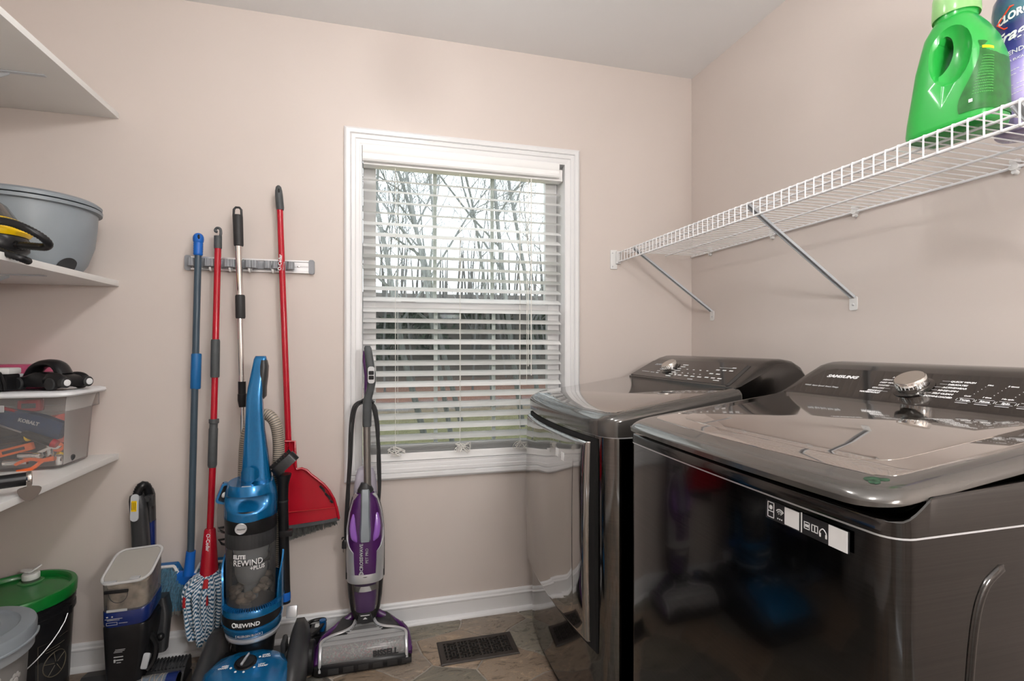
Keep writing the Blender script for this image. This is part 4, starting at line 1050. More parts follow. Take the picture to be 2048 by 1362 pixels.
c0, c1 = q(420, 1057), q(418, 1150)
cu = (c0 - c1).normalized()
MB().tube([c1, c1 + (c0 - c1) * .15, c1 + (c0 - c1) * .97, c0], [.0300, .0290, .0185, .0160], 24).build('mop_socket', M['red'], t)
side = Vector((0, -1, 0))
text('lettering', 'O-Cedar', .0165, frame(c0 + Vector((-.006, -.0195, -.012)), (0.02, -.16, -1), (1, 0, 0)), M['print'], t, .0002)
TW = []
rr = random.Random(8); base = c1 + Vector((0, 0, .004)); mb = MB()
hub = base + Vector((.004, 0, -.02))
ns = 54
for k in range(ns):
    a = 2 * PI * k / ns * 2.0 + rr.uniform(-.1, .1); lay = 0 if k < ns / 2 else 1
    ro = (.068, .048)[lay] * rr.uniform(.92, 1.08); ca, sa = math.cos(a), math.sin(a); L = rr.uniform(.16, .235) * (1.0 - .10 * (sa > .3))
    yk = .72                                                          # flattened against the wall
    pts = curve_pts([base + Vector((.012 * ca, .010 * sa, -.004)), base + Vector((.032 * ca, .028 * sa * yk, .001)), base + Vector((ro * ca, ro * sa * yk, -.040)), base + Vector((ro * 1.12 * ca + rr.uniform(-.01, .01), ro * 1.1 * sa * yk, -.5 * L)),
                     base + Vector((ro * .75 * ca + rr.uniform(-.012, .012), ro * .8 * sa * yk, -L)), base + Vector((ro * .45 * ca, ro * .4 * sa * yk, -L * .82))], 30)
    mb.tube(pts, [.0082] * (len(pts) - 2) + [.0068, .004], 9)
    acc = rr.random(); hand = rr.choice((1, 1, 1, -1)); pit = rr.uniform(.0105, .0165); TW += [acc + hand * q_ / 9 for q_ in range(9)]
    for a_, b_ in zip(pts, pts[1:]): acc += (b_ - a_).length / pit; TW += [acc + hand * q_ / 9 for q_ in range(9)]
    if k % 4 == 0:
        i = 8 if k % 8 else 14; MB().tube([p + Vector((ca, sa * yk, 0)) * .0016 for p in pts[i:i + 4]], .0092, 9).build('red_band', M['red_dark'], t)
o = mb.build('yarn_strands', M['yarn'], t); o['kind'] = 'stuff'
at_w = o.data.attributes.new('twist', 'FLOAT', 'POINT'); at_w.data.foreach_set('value', TW)

# ------------------------------------------------------------------ chrome telescopic mop
t = thing('chrome_pole_mop', 'chrome telescopic pole with black grips hanging behind the blue upright vacuum', 'mop', (-.475, WALL - .055, 0))
q = lambda u, v: rel(t, atY(u, v, WALL - .052))
MB().tube([q(476.5, 480), q(480.5, 600)], .0118, 16).build('upper_tube', M['chrome'], t)
MB().tube([q(480, 632), q(484, 770)], .0105, 16).build('middle_tube', M['chrome'], t)
lowend = rel(t, Vector((-.462, WALL - .075, .155)))
MB().tube([q(485, 808), lowend], .0092, 14).build('lower_tube', M['chrome'], t)
MB().tube([q(475.4, 430), q(475.5, 433), q(477.4, 489), q(477.5, 492)], [.0150, .0175, .0165, .0155], 18).build('hand_grip', M['black_soft'], t)
k0 = q(475.2, 431); mb = MB(); mb.tube([k0 + Vector((x, 0, z)) for x, z in ((-.0135, -.004), (-.0125, .022), (-.006, .030), (.006, .030), (.0125, .022), (.0135, -.004))], .0042, 8); mb.build('hanging_loop', M['black_soft'], t)
MB().tube([q(480.2, 590), q(480.3, 593), q(481, 634), q(481, 637)], [.0150, .0168, .0168, .0150], 16).build('foam_grip', M['black_soft'], t)
MB().tube([q(484, 763), q(484.2, 787), q(484.3, 788), q(484.6, 800), q(485, 814)], [.0135, .0135, .0155, .0160, .0120], 16).build('clamp_collar', M['black'], t)
mb = MB(); mb.tube([lowend, lowend + Vector((0, 0, -.04))], [.013, .018], 12); mb.box(lowend + Vector((0, 0, -.060)), (.10, .045, .040), .010); mb.build('mop_clamp', M['black'], t)
mb = MB(); rr = random.Random(6)
for i in range(26): mb.tube(curve_pts([lowend + Vector((-.045 + .09 * i / 25, 0, -.075)), lowend + Vector((-.05 + .10 * i / 25 + rr.uniform(-.01, .01), rr.uniform(-.02, .012), -.115)), lowend + Vector((-.055 + .11 * i / 25 + rr.uniform(-.01, .01), rr.uniform(-.028, .012), -.148))], 6), .0045, 5)
o = mb.build('mop_strings', M['chenille_grey'], t); o['kind'] = 'stuff'

# ------------------------------------------------------------------ angle broom with its red dustpan
t = thing('angle_broom', 'red pole broom with dark grip and grey bristles, rightmost on the rack', 'broom', (-.30, WALL - .055, 0))
q = lambda u, v, d=.052: rel(t, atY(u, v, WALL - d))
MB().tube([q(559.5, 412), q(577.5, 900, .062)], .0112, 16).build('pole', M['red'], t)
MB().tube([q(556.8, 371), q(557, 374), q(557.3, 382), q(558, 392), q(560.3, 416), q(560.4, 420)], [.004, .0095, .0128, .0140, .0142, .0128], 18).build('hand_grip', M['slate_grip'], t)
MB().sphere(q(557.8, 381, .066), .005, (.8, .4, 1.6), 12).build('hang_hole', M['black'], t)
text('lettering', 'O-Cedar', .0165, frame(q(562, 541, .0662), (.05, 0, 1), (-1, 0, .05)), M['print'], t, .0003)
text('lettering', 'Cleans sweep', .006, frame(q(568, 541, .0662), (.05, 0, 1), (-1, 0, .05)), M['print_grey'], t, .0001)
hd = q(578, 905, .055); mb = MB()
po = [(u, v) for u, v in ((566, 1000), (590, 948), (640, 968), (664, 1000), (672, 1040), (585, 1056))]
mb.prism([(q(u, v, .03).x, q(u, v, .03).z) for u, v in po], .012, .040, frame((0, .055, 0), (1, 0, 0), (0, 0, 1))); mb.build('broom_head', M['red'], t)
rr = random.Random(1); mb = MB()
for i in range(420):
    f = rr.random() ** 1.3; a = q(578, 1058, .03).lerp(q(672, 1040, .03), f); a.y = rr.uniform(.014, .042)
    ln_ = .040 - .026 * f + .004 * rr.random(); mb.tube([a + Vector((0, 0, .004)), a + Vector((rr.uniform(-.004, .008), rr.uniform(-.004, .004), -ln_))], [.0013, .0009], 3, caps=False)
o = mb.build('bristles', M['bristle'], t, smooth=False); o['kind'] = 'stuff'
t = thing('dustpan', 'red plastic dustpan clipped upright onto the red broom', 'dustpan', (-.23, WALL - .085, .47))
q = lambda u, v, d=.085: rel(t, atY(u, v, WALL - d))
out_ = [(u, v) for u, v in ((567, 882), (590, 882), (592, 932), (594, 938), (604, 936), (614, 940), (622, 948), (634, 957), (648, 968), (659, 981), (668, 997), (674, 1016), (678, 1036), (650, 1042), (615, 1048), (584, 1053), (560, 1056), (540, 1058), (538, 1030), (545, 1000), (556, 960), (562, 935))]
pl = [(q(u, v).x, q(u, v).z) for u, v in out_]
FR = frame((0, 0, 0), (1, 0, 0), (0, 0, 1))
MB().prism(pl, -.004, .0, FR).build('pan', M['red'], t, angle=20)
cx = sum(x for x, _ in pl) / len(pl); cz = sum(z for _, z in pl) / len(pl)
mb = MB()                                                             # raised rim all around, without the lip side
rimp = [Vector((x, -.0065, z)) for x, z in pl[:13]]; mb.tube(rimp, .0050, 8); mb.tube([Vector((x, -.0065, z)) for x, z in [pl[17]] + pl[18:] + [pl[0]]], .0050, 8); mb.build('rim', M['red'], t)
MB().tube([q(545, 1028, .090), q(676, 1014, .090)], .0022, 6).build('crease', M['red_dark'], t)
mb = MB(); mb.prism([(q(u, v).x, q(u, v).z) for u, v in ((540, 1055), (584, 1050), (650, 1040), (679, 1034), (679, 1040), (650, 1046), (584, 1057), (540, 1062))], -.002, .006, FR); mb.build('rubber_lip', M['slate_grip'], t)
mb = MB()
for k in range(5):
    c_ = q(642 + k * 5.2, 974 + k * 7.2, .0905); mb.box(c_ + Vector((0, 0, .004 * (k % 2))), (.0075, .0022, .013), rot=Matrix.Rotation(R(-40), 3, 'Y')); 
    mb.box(c_ + Vector((.003, 0, -.004)), (.007, .0022, .005), rot=Matrix.Rotation(R(15), 3, 'Y'))
mb.build('comb_teeth', M['print_black'], t)
MB().tube([q(578.5, 884, .092), q(578.5, 930, .092)], .0030, 6).build('clip_rib', M['red'], t)
mb = MB(); a = q(577, 893, .0895); mb.prism([(a.x - .004, a.z), (a.x + .004, a.z), (a.x, a.z + .007)], .004, .0062, FR); mb.build('arrow_mark', M['red_dark'], t)

# ------------------------------------------------------------------ blue upright vacuum
hv = thing('upright_vacuum', 'blue bagless upright vacuum with tan hose and smoky dust bin', 'vacuum', (-.385, 1.872, 0))
V3 = Vector
def ribbed_hose(parent, ctrl, r, pitch, name='hose', m=None, wire=None, n=12):
    P_ = curve_pts(ctrl, 60); L_ = [0]
    for a, b_ in zip(P_, P_[1:]): L_.append(L_[-1] + (b_ - a).length)
    cnt = int(L_[-1] / pitch * 2); pts = []; rs = []; j = 0
    for k in range(cnt + 1):
        s_ = L_[-1] * k / cnt
        while j < len(L_) - 2 and L_[j + 1] < s_: j += 1
        f = (s_ - L_[j]) / max(1e-6, L_[j + 1] - L_[j]); pts.append(P_[j].lerp(P_[j + 1], f)); rs.append(r if k % 2 else r * .86)
    o = MB().tube(pts, rs, n).build(name, m or M['tan'], parent, angle=80)
    if wire:
        mb = MB()
        for k in range(0, cnt, 2):
            a, b_ = pts[k], pts[min(cnt, k + 1)]; d = (b_ - a).normalized(); mb.tube([a - d * .0010, a + d * .0010], r * .93, n)
        mb.build('hose_wire', wire, o, angle=80)
    return o
# floor head
mb = MB()
def head_ring(y, x0, x1, z0, z1, e=.018): return [(x0, y, z0), (x1, y, z0), (x1 + .0, y, z0 + (z1 - z0) * .45), (x1 - e, y, z1 - e * .3), (x1 - 2 * e, y, z1), (x0 + 2 * e, y, z1), (x0 + e, y, z1 - e * .3), (x0, y, z0 + (z1 - z0) * .45)]
mb.loft([head_ring(-.305, -.150, .150, .012, .035), head_ring(-.298, -.165, .165, .006, .075), head_ring(-.25, -.172, .172, .004, .105), head_ring(-.14, -.172, .172, .004, .125), head_ring(-.03, -.160, .160, .004, .125), head_ring(.06, -.145, .145, .010, .105), head_ring(.085, -.13, .13, .02, .09)])
mb.build('floor_head', M['dark'], hv, angle=45)
for sg in (-1, 1):                                                     # shoulders over the rear wheels
    mb = MB(); x = sg * .135
    mb.loft([[(x + sg * a * .9, y, z0 + b_ * h) for a, b_ in ((-.036, 0), (.030, 0), (.036, .35), (.028, .8), (.010, 1), (-.018, 1), (-.034, .75))] for y, z0, h in ((-.20, .02, .10), (-.13, .02, .125), (-.05, .02, .150), (.03, .03, .160), (.075, .04, .145), (.092, .05, .11))])
    mb.build('wheel_housing', M['dark'], hv, angle=75)
    MB().lathe([(.008, -.016), (.050, -.016), (.056, -.010), (.056, .010), (.050, .016), (.008, .016)], n=30).build('rear_wheel', M['black'], hv, mx=Matrix.Translation((sg * .166, .045, .0565)) @ Matrix.Rotation(R(90), 4, 'Y'))
mb = MB()
def cov(y, hw_, z): return [(-hw_, y, z - .045), (-hw_ + .004, y, z - .012), (-hw_ + .022, y, z), (-hw_ * .4, y, z + .006), (hw_ * .4, y, z + .006), (hw_ - .022, y, z), (hw_ - .004, y, z - .012), (hw_, y, z - .045)]
mb.loft([cov(-.285, .115, .095), cov(-.26, .128, .125), cov(-.20, .130, .143), (cov(-.12, .122, .156)), cov(-.08, .105, .162), cov(-.062, .085, .160), cov(-.056, .075, .148)])
cover = mb.build('head_cover', M['teal'], hv, angle=50)
df = frame((-.004, -.118, .1625), (1, 0, 0), (0, 1, .17))
MB().lathe([(.031, -.004), (.0325, .001), (.0300, .0025), (.0285, .0005), (.0265, .0005), (.0255, .0075), (.018, .0105), (.002, .011)], n=36).build('height_dial', M['black'], cover, mx=df)
MB().b2(-.004, .003, -.024, .024, .009, .0165, .003).build('dial_grip', M['silver'], cover, mx=df @ Matrix.Rotation(R(-16), 4, 'Z'))
mb = MB()
for a in (205, 240, 275, 318, 20): mb.lathe([(.0035, .0016), (.0032, .0028)], (.041 * math.cos(R(a)), .041 * math.sin(R(a)), 0), 12)
mb.build('dial_dots', M['print'], cover, mx=df)
for s_, x, y, al in (('HIGH\nCARPET', -.046, -.010, 'RIGHT'), ('HARD\nFLOOR', .045, .016, 'LEFT'), ('LOW\nCARPET', .040, -.022, 'LEFT')): text('lettering', s_, .0078, df @ Matrix.Translation((x, y, .0032)), M['print'], cover, .0002, shear=.2, align=al)
# neck, cup, bin, collar, cap
MB().lathe([(.052, .105), (.056, .13), (.060, .17), (.074, .208), (.074, .214)], n=36).build('neck', M['black'], hv)
MB().lathe([(.080, .196), (.086, .200), (.0885, .206), (.0885, .211), (.084, .214)], (0, -.003, 0), 48).build('bumper', M['silver'], hv)
MB().lathe([(.074, .207), (.0865, .212), (.094, .228), (.0985, .250), (.100, .285), (.098, .300), (.0945, .305), (.0935, .298), (.060, .296)], n=56).build('lower_body', M['teal'], hv, angle=50)
def shell(r, a0, a1, zf0, zf1, th, n=36, nz=6):
    """curved plate on a cylinder; angles measured from the front, to the right"""
    mb = MB(); rows = []
    for i in range(n + 1):
        u = i / n; a = R(a0 + (a1 - a0) * u); z0, z1 = zf0(u), zf1(u)
        rows.append([(a, z0 + (z1 - z0) * j / nz) for j in range(nz + 1)])
    P_ = lambda a, z, rr: (rr * math.sin(a), -rr * math.cos(a), z)
    F_ = [[mb.bm.verts.new(P_(a, z, r)) for a, z in row] for row in rows]; B_ = [[mb.bm.verts.new(P_(a, z, r - th)) for a, z in row] for row in rows]
    for i in range(n):
        for j in range(nz):
            mb.bm.faces.new((F_[i][j], F_[i + 1][j], F_[i + 1][j + 1], F_[i][j + 1])); mb.bm.faces.new((B_[i][j], B_[i][j + 1], B_[i + 1][j + 1], B_[i + 1][j]))
        mb.bm.faces.new((F_[i][0], B_[i][0], B_[i + 1][0], F_[i + 1][0])); mb.bm.faces.new((F_[i][nz], F_[i + 1][nz], B_[i + 1][nz], B_[i][nz]))
    for j in range(nz):
        mb.bm.faces.new((F_[0][j], F_[0][j + 1], B_[0][j + 1], B_[0][j])); mb.bm.faces.new((F_[n][j], B_[n][j], B_[n][j + 1], F_[n][j + 1]))
    return mb
shell(.1012, -74, 74, lambda u: .252 + .010 * abs(2 * u - 1) ** 2, lambda u: .284, .004).build('band', M['black'], hv, angle=40)
shell(.1020, -80, 80, lambda u: .244 + .022 * abs(2 * u - 1) ** 3, lambda u: .250 + .024 * abs(2 * u - 1) ** 3, .004).build('band_trim', M['lilac'] if False else M['teal'], hv, angle=40)
def bend_cyl(r, z0, a_off=0.0):
    return lambda co: ((r + co.z) * math.sin(a_off + co.x / r), -(r + co.z) * math.cos(a_off + co.x / r), z0 + co.y)
I4 = Matrix.Identity(4)
text('lettering', 'REWIND', .0175, I4, M['print'], hv, .0004, bend=bend_cyl(.1016, .260, -.36), spacing=1.05, wide=1.1)
MB().tube([bend_cyl(.1020, .2665, -.42)(V3((.0065 * math.cos(a), .0065 * math.sin(a), 0))) for a in [2 * PI * k / 16 for k in range(16)]], .0016, 6, closed=True).build('ring_mark', M['print'], hv)
text('lettering', '[ ALLERGEN BLOCK ]', .0092, I4, M['print_grey'], hv, .0002, bend=bend_cyl(.0970, .226, -.40))
mb = MB()
for k in range(46):                                                     # ribbed vent ring
    a = R(-100 + 200 * k / 45); mb.box((.0935 * math.sin(a), -.0935 * math.cos(a), .309), (.0026, .015, .010), rot=Matrix.Rotation(a, 3, 'Z'))
mb.build('vent_ribs', M['teal_dark'], hv)
shell(.1005, 62, 298, lambda u: .285, lambda u: .30 + .20 * max(0, math.sin(PI * u)) ** .35, .006, 44).build('back_fin', M['teal'], hv, angle=40)
MB().lathe([(.0840, .302), (.0868, .308), (.0872, .500)], n=56, cap1=False).build('dust_bin', M['smoke'], hv)
MB().lathe([(.024, .312), (.026, .36), (.046, .375), (.056, .40), (.058, .46), (.066, .498)], n=36).build('cyclone', M['grey'], hv)
MB().lathe([(.034, .430), (.0705, .440), (.0705, .444), (.034, .446)], n=40).build('cyclone_skirt', M['dark'], hv)
mb = MB(); rr = random.Random(12)
for k in range(46):
    a = rr.uniform(0, 2 * PI); r_ = rr.uniform(.050, .068); mb.sphere((r_ * math.cos(a), r_ * math.sin(a), .322 + rr.uniform(0, .034) + (.025 if math.cos(a) > .3 else 0)), rr.uniform(.012, .017), (1, 1, .7), 10)
o = mb.build('dust', M['lint'], hv); o['kind'] = 'stuff'
shell(.0905, -13, 13, lambda u: .300, lambda u: .328, .006, 10).build('bin_latch', M['smoke'], hv, angle=40)
mb = MB(); rings = []
for z in (.498, .502, .540, .546):
    ring = []
    for k in range(144):
        a = 2 * PI * k / 144; r_ = .0880 + (.0012 if (k // 2) % 2 else 0) * (1 if .5 < z < .542 else 0); ring.append((r_ * math.cos(a), r_ * math.sin(a), z))
    rings.append(ring)
mb.loft(rings); mb.build('ribbed_ring', M['dark'], hv, angle=20)
MB().lathe([(.0880, .544), (.0905, .548), (.0915, .610), (.086, .618)], n=56).build('collar', M['black'], hv)
bf = frame((-.012, -.0918, .568), (1, .13, 0), (0, 0, 1))
MB().lathe([(.0175, -.004), (.0175, .0012), (.0160, .0024), (.0150, .0014), (.001, .0014)], n=32).build('badge', M['silver'], hv, mx=bf)
text('lettering', 'Hoover', .0095, frame((-.0142, -.0950, .5645), (1, .13, 0), (0, 0, 1)), M['print_black'], hv, .0, shear=.3, align='CENTER')
mb = MB()                                                               # cap with the scooped carrying handle
NA, NZ = 72, 30; z0_, z1_ = .586, .702
def capr(a, z):
    t_ = (z - z0_) / (z1_ - z0_); r_ = .0925 * (1 - max(0, t_ - .35) ** 2.4 * .42)
    fr_ = math.cos(a)                                                    # 1 at the front
    if fr_ > 0:
        w_ = max(0, 1 - (abs(math.sin(a)) / .86) ** 2.6); zc = .640 - .014 * (1 - w_)
        top = .664; bot_ = .612 + .02 * (1 - w_)
        if bot_ < z < top:
            k = (z - bot_) / (top - bot_); r_ -= .046 * w_ * (math.sin(PI * min(1, k * .62)) ** 1.0) * (1 if k < .93 else (1 - k) / .07)
    return r_
rows = []
for j in range(NZ + 1):
    row = []
    for k in range(NA):
        a = 2 * PI * k / NA; z = z0_ + (z1_ - z0_) * j / NZ
        low_ = .018 * (1 - max(0, math.cos(a)) ** 1.5) if j == 0 else 0
        r_ = capr(a, z); row.append((r_ * math.sin(a), -r_ * math.cos(a), z + low_ + (.010 * (math.cos(a) * -.6) if j == NZ else 0)))
    rows.append(row)
mb.loft(rows); mb.build('bin_cap', M['teal'], hv, angle=48)
MB().b2(-.016, .016, -.079, -.074, .694, .700, .001).build('release_tab', M['silver'], hv)
# wand handle rising from the cap
def hq(u, v, Y=1.90): return rel(hv, atY(u, v, Y))
sec = [(513, 972, .050, .036), (512.5, 950, .046, .033), (512, 925, .041, .028), (511, 890, .0355, .024), (510, 860, .0305, .021), (509.5, 825, .0270, .020), (509.5, 795, .0250, .019), (511.5, 774, .0235, .018), (515, 752, .0215, .017), (519, 730, .0205, .016), (521, 718, .0200, .015), (521.5, 712, .0165, .010)]
mb = MB(); rings = []
for i, (u, v, a, b_) in enumerate(sec):
    c_ = hq(u, v, 1.895 + .004 * max(0, i - 6)); rings.append([(p.x, p.y, p.z) for p in superring(c_, a, b_, 3.6 if i > 2 else 3.0, 32)])
mb.loft(rings); mb.build('handle', M['teal'], hv, angle=60)
mb = MB(); rings = []
for u, v, a, b_ in ((527, 798, .006, .006), (527.5, 792, .014, .010), (527, 774, .0155, .013), (530, 752, .0150, .014), (532, 732, .0135, .013), (532, 720, .009, .009)):
    rings.append([(p.x, p.y, p.z) for p in superring(hq(u - 3.5, v, 1.912), a, b_ + .012, 2.6, 20)])
mb.loft(rings); mb.build('grip_back', M['dark'], hv, angle=60)
shell(.0385, -52, 52, lambda u: .695 + .02 * abs(2 * u - 1), lambda u: .735 + .018 * math.sin(PI * u), .003, 20).build('handle_boss', M['teal'], hv, angle=40)
hy = 1.945
ribbed_hose(hv, [hq(488, 985, hy), hq(488, 950, hy), hq(490, 900, hy), hq(494, 868, hy), hq(507, 842, hy + .01), hq(530, 828, hy + .01), hq(549, 843, hy), hq(557, 880, hy), hq(557, 940, hy), hq(560, 1010, hy), hq(562, 1080, hy), hq(563, 1130, hy)], .0205, .0072, 'hose', M['tan'], M['dark'], 14)
mb = MB(); mb.tube([hq(566, 1000, 1.905), hq(571, 1205, 1.905)], .0165, 18); mb.build('wand', M['black'], hv)
MB().tube([hq(566.4, 1000, 1.905), hq(566.5, 1003, 1.905)], .0172, 18).build('wand_ring', M['dark'], hv)
MB().tube([hq(570, 1183, 1.905), hq(570.2, 1186, 1.905), hq(570.5, 1197, 1.905), hq(570.6, 1200, 1.905)], [.0168, .018, .018, .0168], 18).build('wand_collar', M['blue'], hv)
MB().b2(.070, .112, .012, .040, .497, .518, .004).build('wand_clip', M['black'], hv)
# dusting brush on top of the wand
b0 = hq(566, 1000, 1.905); b1 = hq(567, 948, 1.905)
MB().tube([b0, b0 + (b1 - b0) * .6, b1], [.0165, .0175, .026], 18).build('brush_neck', M['black'], hv)
br = Matrix.Translation(hq(569, 927, 1.898)) @ Matrix.Rotation(R(-42), 4, 'Y') @ Matrix.Rotation(R(12), 4, 'Z')
mb = MB(); mb.prism(rrect(-.046, .046, -.021, .021, .018, 6), -.018, .014, Matrix.Identity(4)); brh = mb.build('dusting_brush', M['black'], hv, mx=br)
mb = MB(); rr = random.Random(2)
for k in range(150):
    a = rr.uniform(0, 2 * PI); x, y = .038 * math.cos(a), .012 * math.sin(a); mb.tube([(x, y, .011), (x * 1.05 + rr.uniform(-.002, .002), y * 1.05 + rr.uniform(-.002, .002), .026)], .0011, 3, caps=False)
o = mb.build('brush_bristles', M['black'], brh, smooth=False); o['kind'] = 'stuff'
# pet tool hung on the left side, cord hooks below it
tl = Matrix.Translation(hq(451, 985, 1.885)) @ Matrix.Rotation(R(14), 4, 'Z') @ Matrix.Rotation(R(20), 4, 'Y')
mb = MB(); outer = rrect(-.021, .021, -.034, .034, .011, 4); innr = rrect(-.014, .014, -.027, .027, .007, 4)
mx_ = Matrix.Rotation(R(90), 4, 'X') 
mb.loft([[mx_ @ V3((x, z, y)) for x, z in o_] for o_, y in ((outer, -.004), (outer, .020), (innr, .020), (innr, .004))]); pt = mb.build('pet_tool', M['teal'], hv, mx=tl, angle=40)
MB().prism(rrect(-.015, .015, -.028, .028, .007, 4), -.004, .006, mx_).build('tool_mouth', M['black'], pt)
MB().sphere((-.002, -.012, -.006), .0075, (1, .8, 1.3), 10).build('tool_rotor', M['white_p'], pt)
mb = MB(); mb.loft([[(c0_[0] + x * w_, c0_[1] + y * d_, z_) for x, y in ((-1, -1), (1, -1), (1, 1), (-1, 1))] for z_, w_, d_, c0_ in ((-.020, .017, .016, (.002, .012)), (-.06, .016, .016, (.012, .016)), (-.105, .012, .013, (.024, .02)), (-.13, .009, .010, (.032, .02)))]); mb.build('tool_body', M['smoke'], pt, angle=30)
for v in (1058, 1082):
    c_ = hq(444, v, 1.90); mb = MB(); mb.tube([c_ + V3((.018, .0, .006)), c_ + V3((-.010, 0, .004)), c_ + V3((.000, 0, -.010)), c_ + V3((.02, 0, -.016))], .0042, 6); mb.build('cord_hook', M['black'], hv)
MB().b2(.080, .098, -.03, .03, .10, .16, .01).build('pedal_arm', M['dark'], hv)
MB().b2(.0, .036, 0, .020, 0, .040, .005).build('release_pedal', M['silver'], hv, mx=Matrix.Translation(hq(571, 1238, 1.915)) @ Matrix.Rotation(R(-18), 4, 'X'))
text('lettering', 'ELITE', .0170, I4, M['print'], hv, .0006, bend=bend_cyl(.0876, .470, -.53), wide=1.15)
text('lettering', 'REWIND', .0270, I4, M['print'], hv, .0000, bend=bend_cyl(.0876, .447, -.53), wide=1.0)
text('lettering', '+PLUS', .0180, I4, M['print'], hv, .0003, bend=bend_cyl(.0876, .431, .16), wide=1.05)

CAN = {'dust_bin', 'cyclone', 'cyclone_skirt', 'dust', 'bin_latch', 'ribbed_ring', 'collar', 'badge', 'bin_cap', 'release_tab', 'handle_boss'}
for ch in hv.children:                                                  # the canister is slimmer than the cup below it
    st = ch.name.split('.')[0]
    up_ = st in CAN or (st == 'lettering' and min(v.co.z for v in ch.data.vertices) > .42)
    lo_ = st in {'lower_body', 'bumper', 'band', 'band_trim', 'ring_mark', 'vent_ribs', 'back_fin'} or (st == 'lettering' and not up_)
    if st == 'badge': ch.location.x = -.026; ch.location.y += .012; continue
    if up_ or lo_:
        k, dx = (.865, -.013) if up_ else (.93, -.006)
        for v in ch.data.vertices: v.co.x = v.co.x * k + dx; v.co.y *= k

# ------------------------------------------------------------------ purple wet floor cleaner
fc = thing('floor_cleaner', 'purple and grey upright wet floor cleaner standing below the window', 'vacuum', (-.036, 2.010, 0))
cq = lambda u, v, Y=2.03: rel(fc, atY(u, v, Y))
base = [(-.168, -.130), (-.155, -.138), (.150, -.138), (.166, -.120), (.168, .02), (.150, .092), (.060, .104), (-.060, .104), (-.150, .092), (-.168, .02)]
mb = MB(); mb.loft([[(x * k, y * k, z) for x, y in base] for z, k in ((.003, .97), (.010, 1.0), (.036, 1.0), (.044, .96))]); mb.build('base', M['black'], fc, angle=40)
sh = lambda k, z, dy=0: [(x * k, y * k + dy, z) for x, y in [(-.150, -.112), (.150, -.112), (.150, -.02), (.118, .055), (.050, .085), (-.050, .085), (-.118, .055), (-.150, -.02)]]
mb = MB(); mb.loft([sh(1.04, .038), sh(1.04, .050), [(x, y, .058 + max(0, y + .06) * .22) for x, y, _ in sh(.96, 0)], [(x * .72, y * .62 + .012, .078 + max(0, y + .06) * .30) for x, y, _ in sh(.96, 0)], [(x * .34, y * .45 + .026, .098) for x, y, _ in sh(.96, 0)]])
mb.build('foot_shell', M['dark'], fc, angle=40)
for sg in (-1, 1):                                                       # purple shoulders
    mb = MB(); pts = [V3((sg * .160, -.128, .040)), V3((sg * .157, -.07, .062)), V3((sg * .148, -.015, .068)), V3((sg * .105, .030, .082)), V3((sg * .055, .052, .100)), V3((sg * .040, .060, .112))]
    mb.tube(curve_pts(pts, 26), [.010] + [.0135] * 15 + [.015, .016, .017, .018, .019, .019, .019, .018, .016, .012][:10], 10, flat=.8); mb.build('purple_shoulder', M['purple'], fc, angle=60)
rl = MB().cyl((-.138, -.088, .048), (.138, -.088, .048), .036, n=40)
m_, nt_, b_, o_ = _nt('brush_roll'); tc_ = nt_.nodes.new('ShaderNodeTexCoord'); vz = nt_.nodes.new('ShaderNodeTexVoronoi'); vz.inputs['Scale'].default_value = 260
nt_.links.new(tc_.outputs['Object'], vz.inputs['Vector']); rp_ = nt_.nodes.new('ShaderNodeValToRGB'); rp_.color_ramp.interpolation = 'CONSTANT'
rp_.color_ramp.elements[0].color = (.19, .17, .16, 1); rp_.color_ramp.elements[1].color = (.38, .36, .35, 1); rp_.color_ramp.elements[1].position = .45
x = rp_.color_ramp.elements.new(.70); x.color = (.42, .12, .14, 1); x = rp_.color_ramp.elements.new(.80); x.color = (.12, .11, .11, 1)
sx_ = nt_.nodes.new('ShaderNodeSeparateColor'); nt_.links.new(vz.outputs['Color'], sx_.inputs[0]); nt_.links.new(sx_.outputs[0], rp_.inputs['Fac']); nt_.links.new(rp_.outputs[0], b_.inputs['Base Color']); b_.inputs['Roughness'].default_value = .8
rl.build('brush_roll', m_, fc)
M['win'] = clear_plastic('roll_window', (.70, .70, .70), .16, .06)
mb = MB(); wprof = [(-.134, .020), (-.132, .050), (-.122, .072), (-.103, .087), (-.080, .091), (-.050, .086)]
mb.loft([[(x, y, z) for y, z in wprof] + [(x, y + .002, z - .002) for y, z in reversed(wprof)] for x in (-.146, .146)]); wdw = mb.build('roll_cover', M['win'], fc, angle=50)
fr_ = [(-.148, -.136, .020), (-.148, -.128, .062), (-.148, -.104, .084), (-.146, -.072, .092), (-.115, -.045, .094), (-.068, -.030, .098), (-.042, -.012, .104), (-.030, .020, .114), (-.014, .036, .118), (.014, .036, .118), (.030, .020, .114), (.042, -.012, .104), (.068, -.030, .098), (.115, -.045, .094), (.146, -.072, .092), (.148, -.104, .084), (.148, -.128, .062), (.148, -.136, .020)]
MB().tube(curve_pts(fr_, 70), .0056, 8, flat=.8).build('silver_frame', M['silver'], fc)
mb = MB(); mb.loft([[(x, -.074, .090), (x * .96, -.046, .093)] + [(x * .94, -.046, .091), (x * .99, -.074, .088)] for x in (-.142, .142)])
mb.loft([[(-.062, -.046, .094), (.062, -.046, .094), (.062, -.046, .090), (-.062, -.046, .090)], [(-.034, -.012, .103), (.034, -.012, .103), (.034, -.012, .098), (-.034, -.012, .098)], [(-.018, .030, .115), (.018, .030, .115), (.018, .030, .110), (-.018, .030, .110)]]); mb.build('throat_cover', M['win'], fc, angle=40)
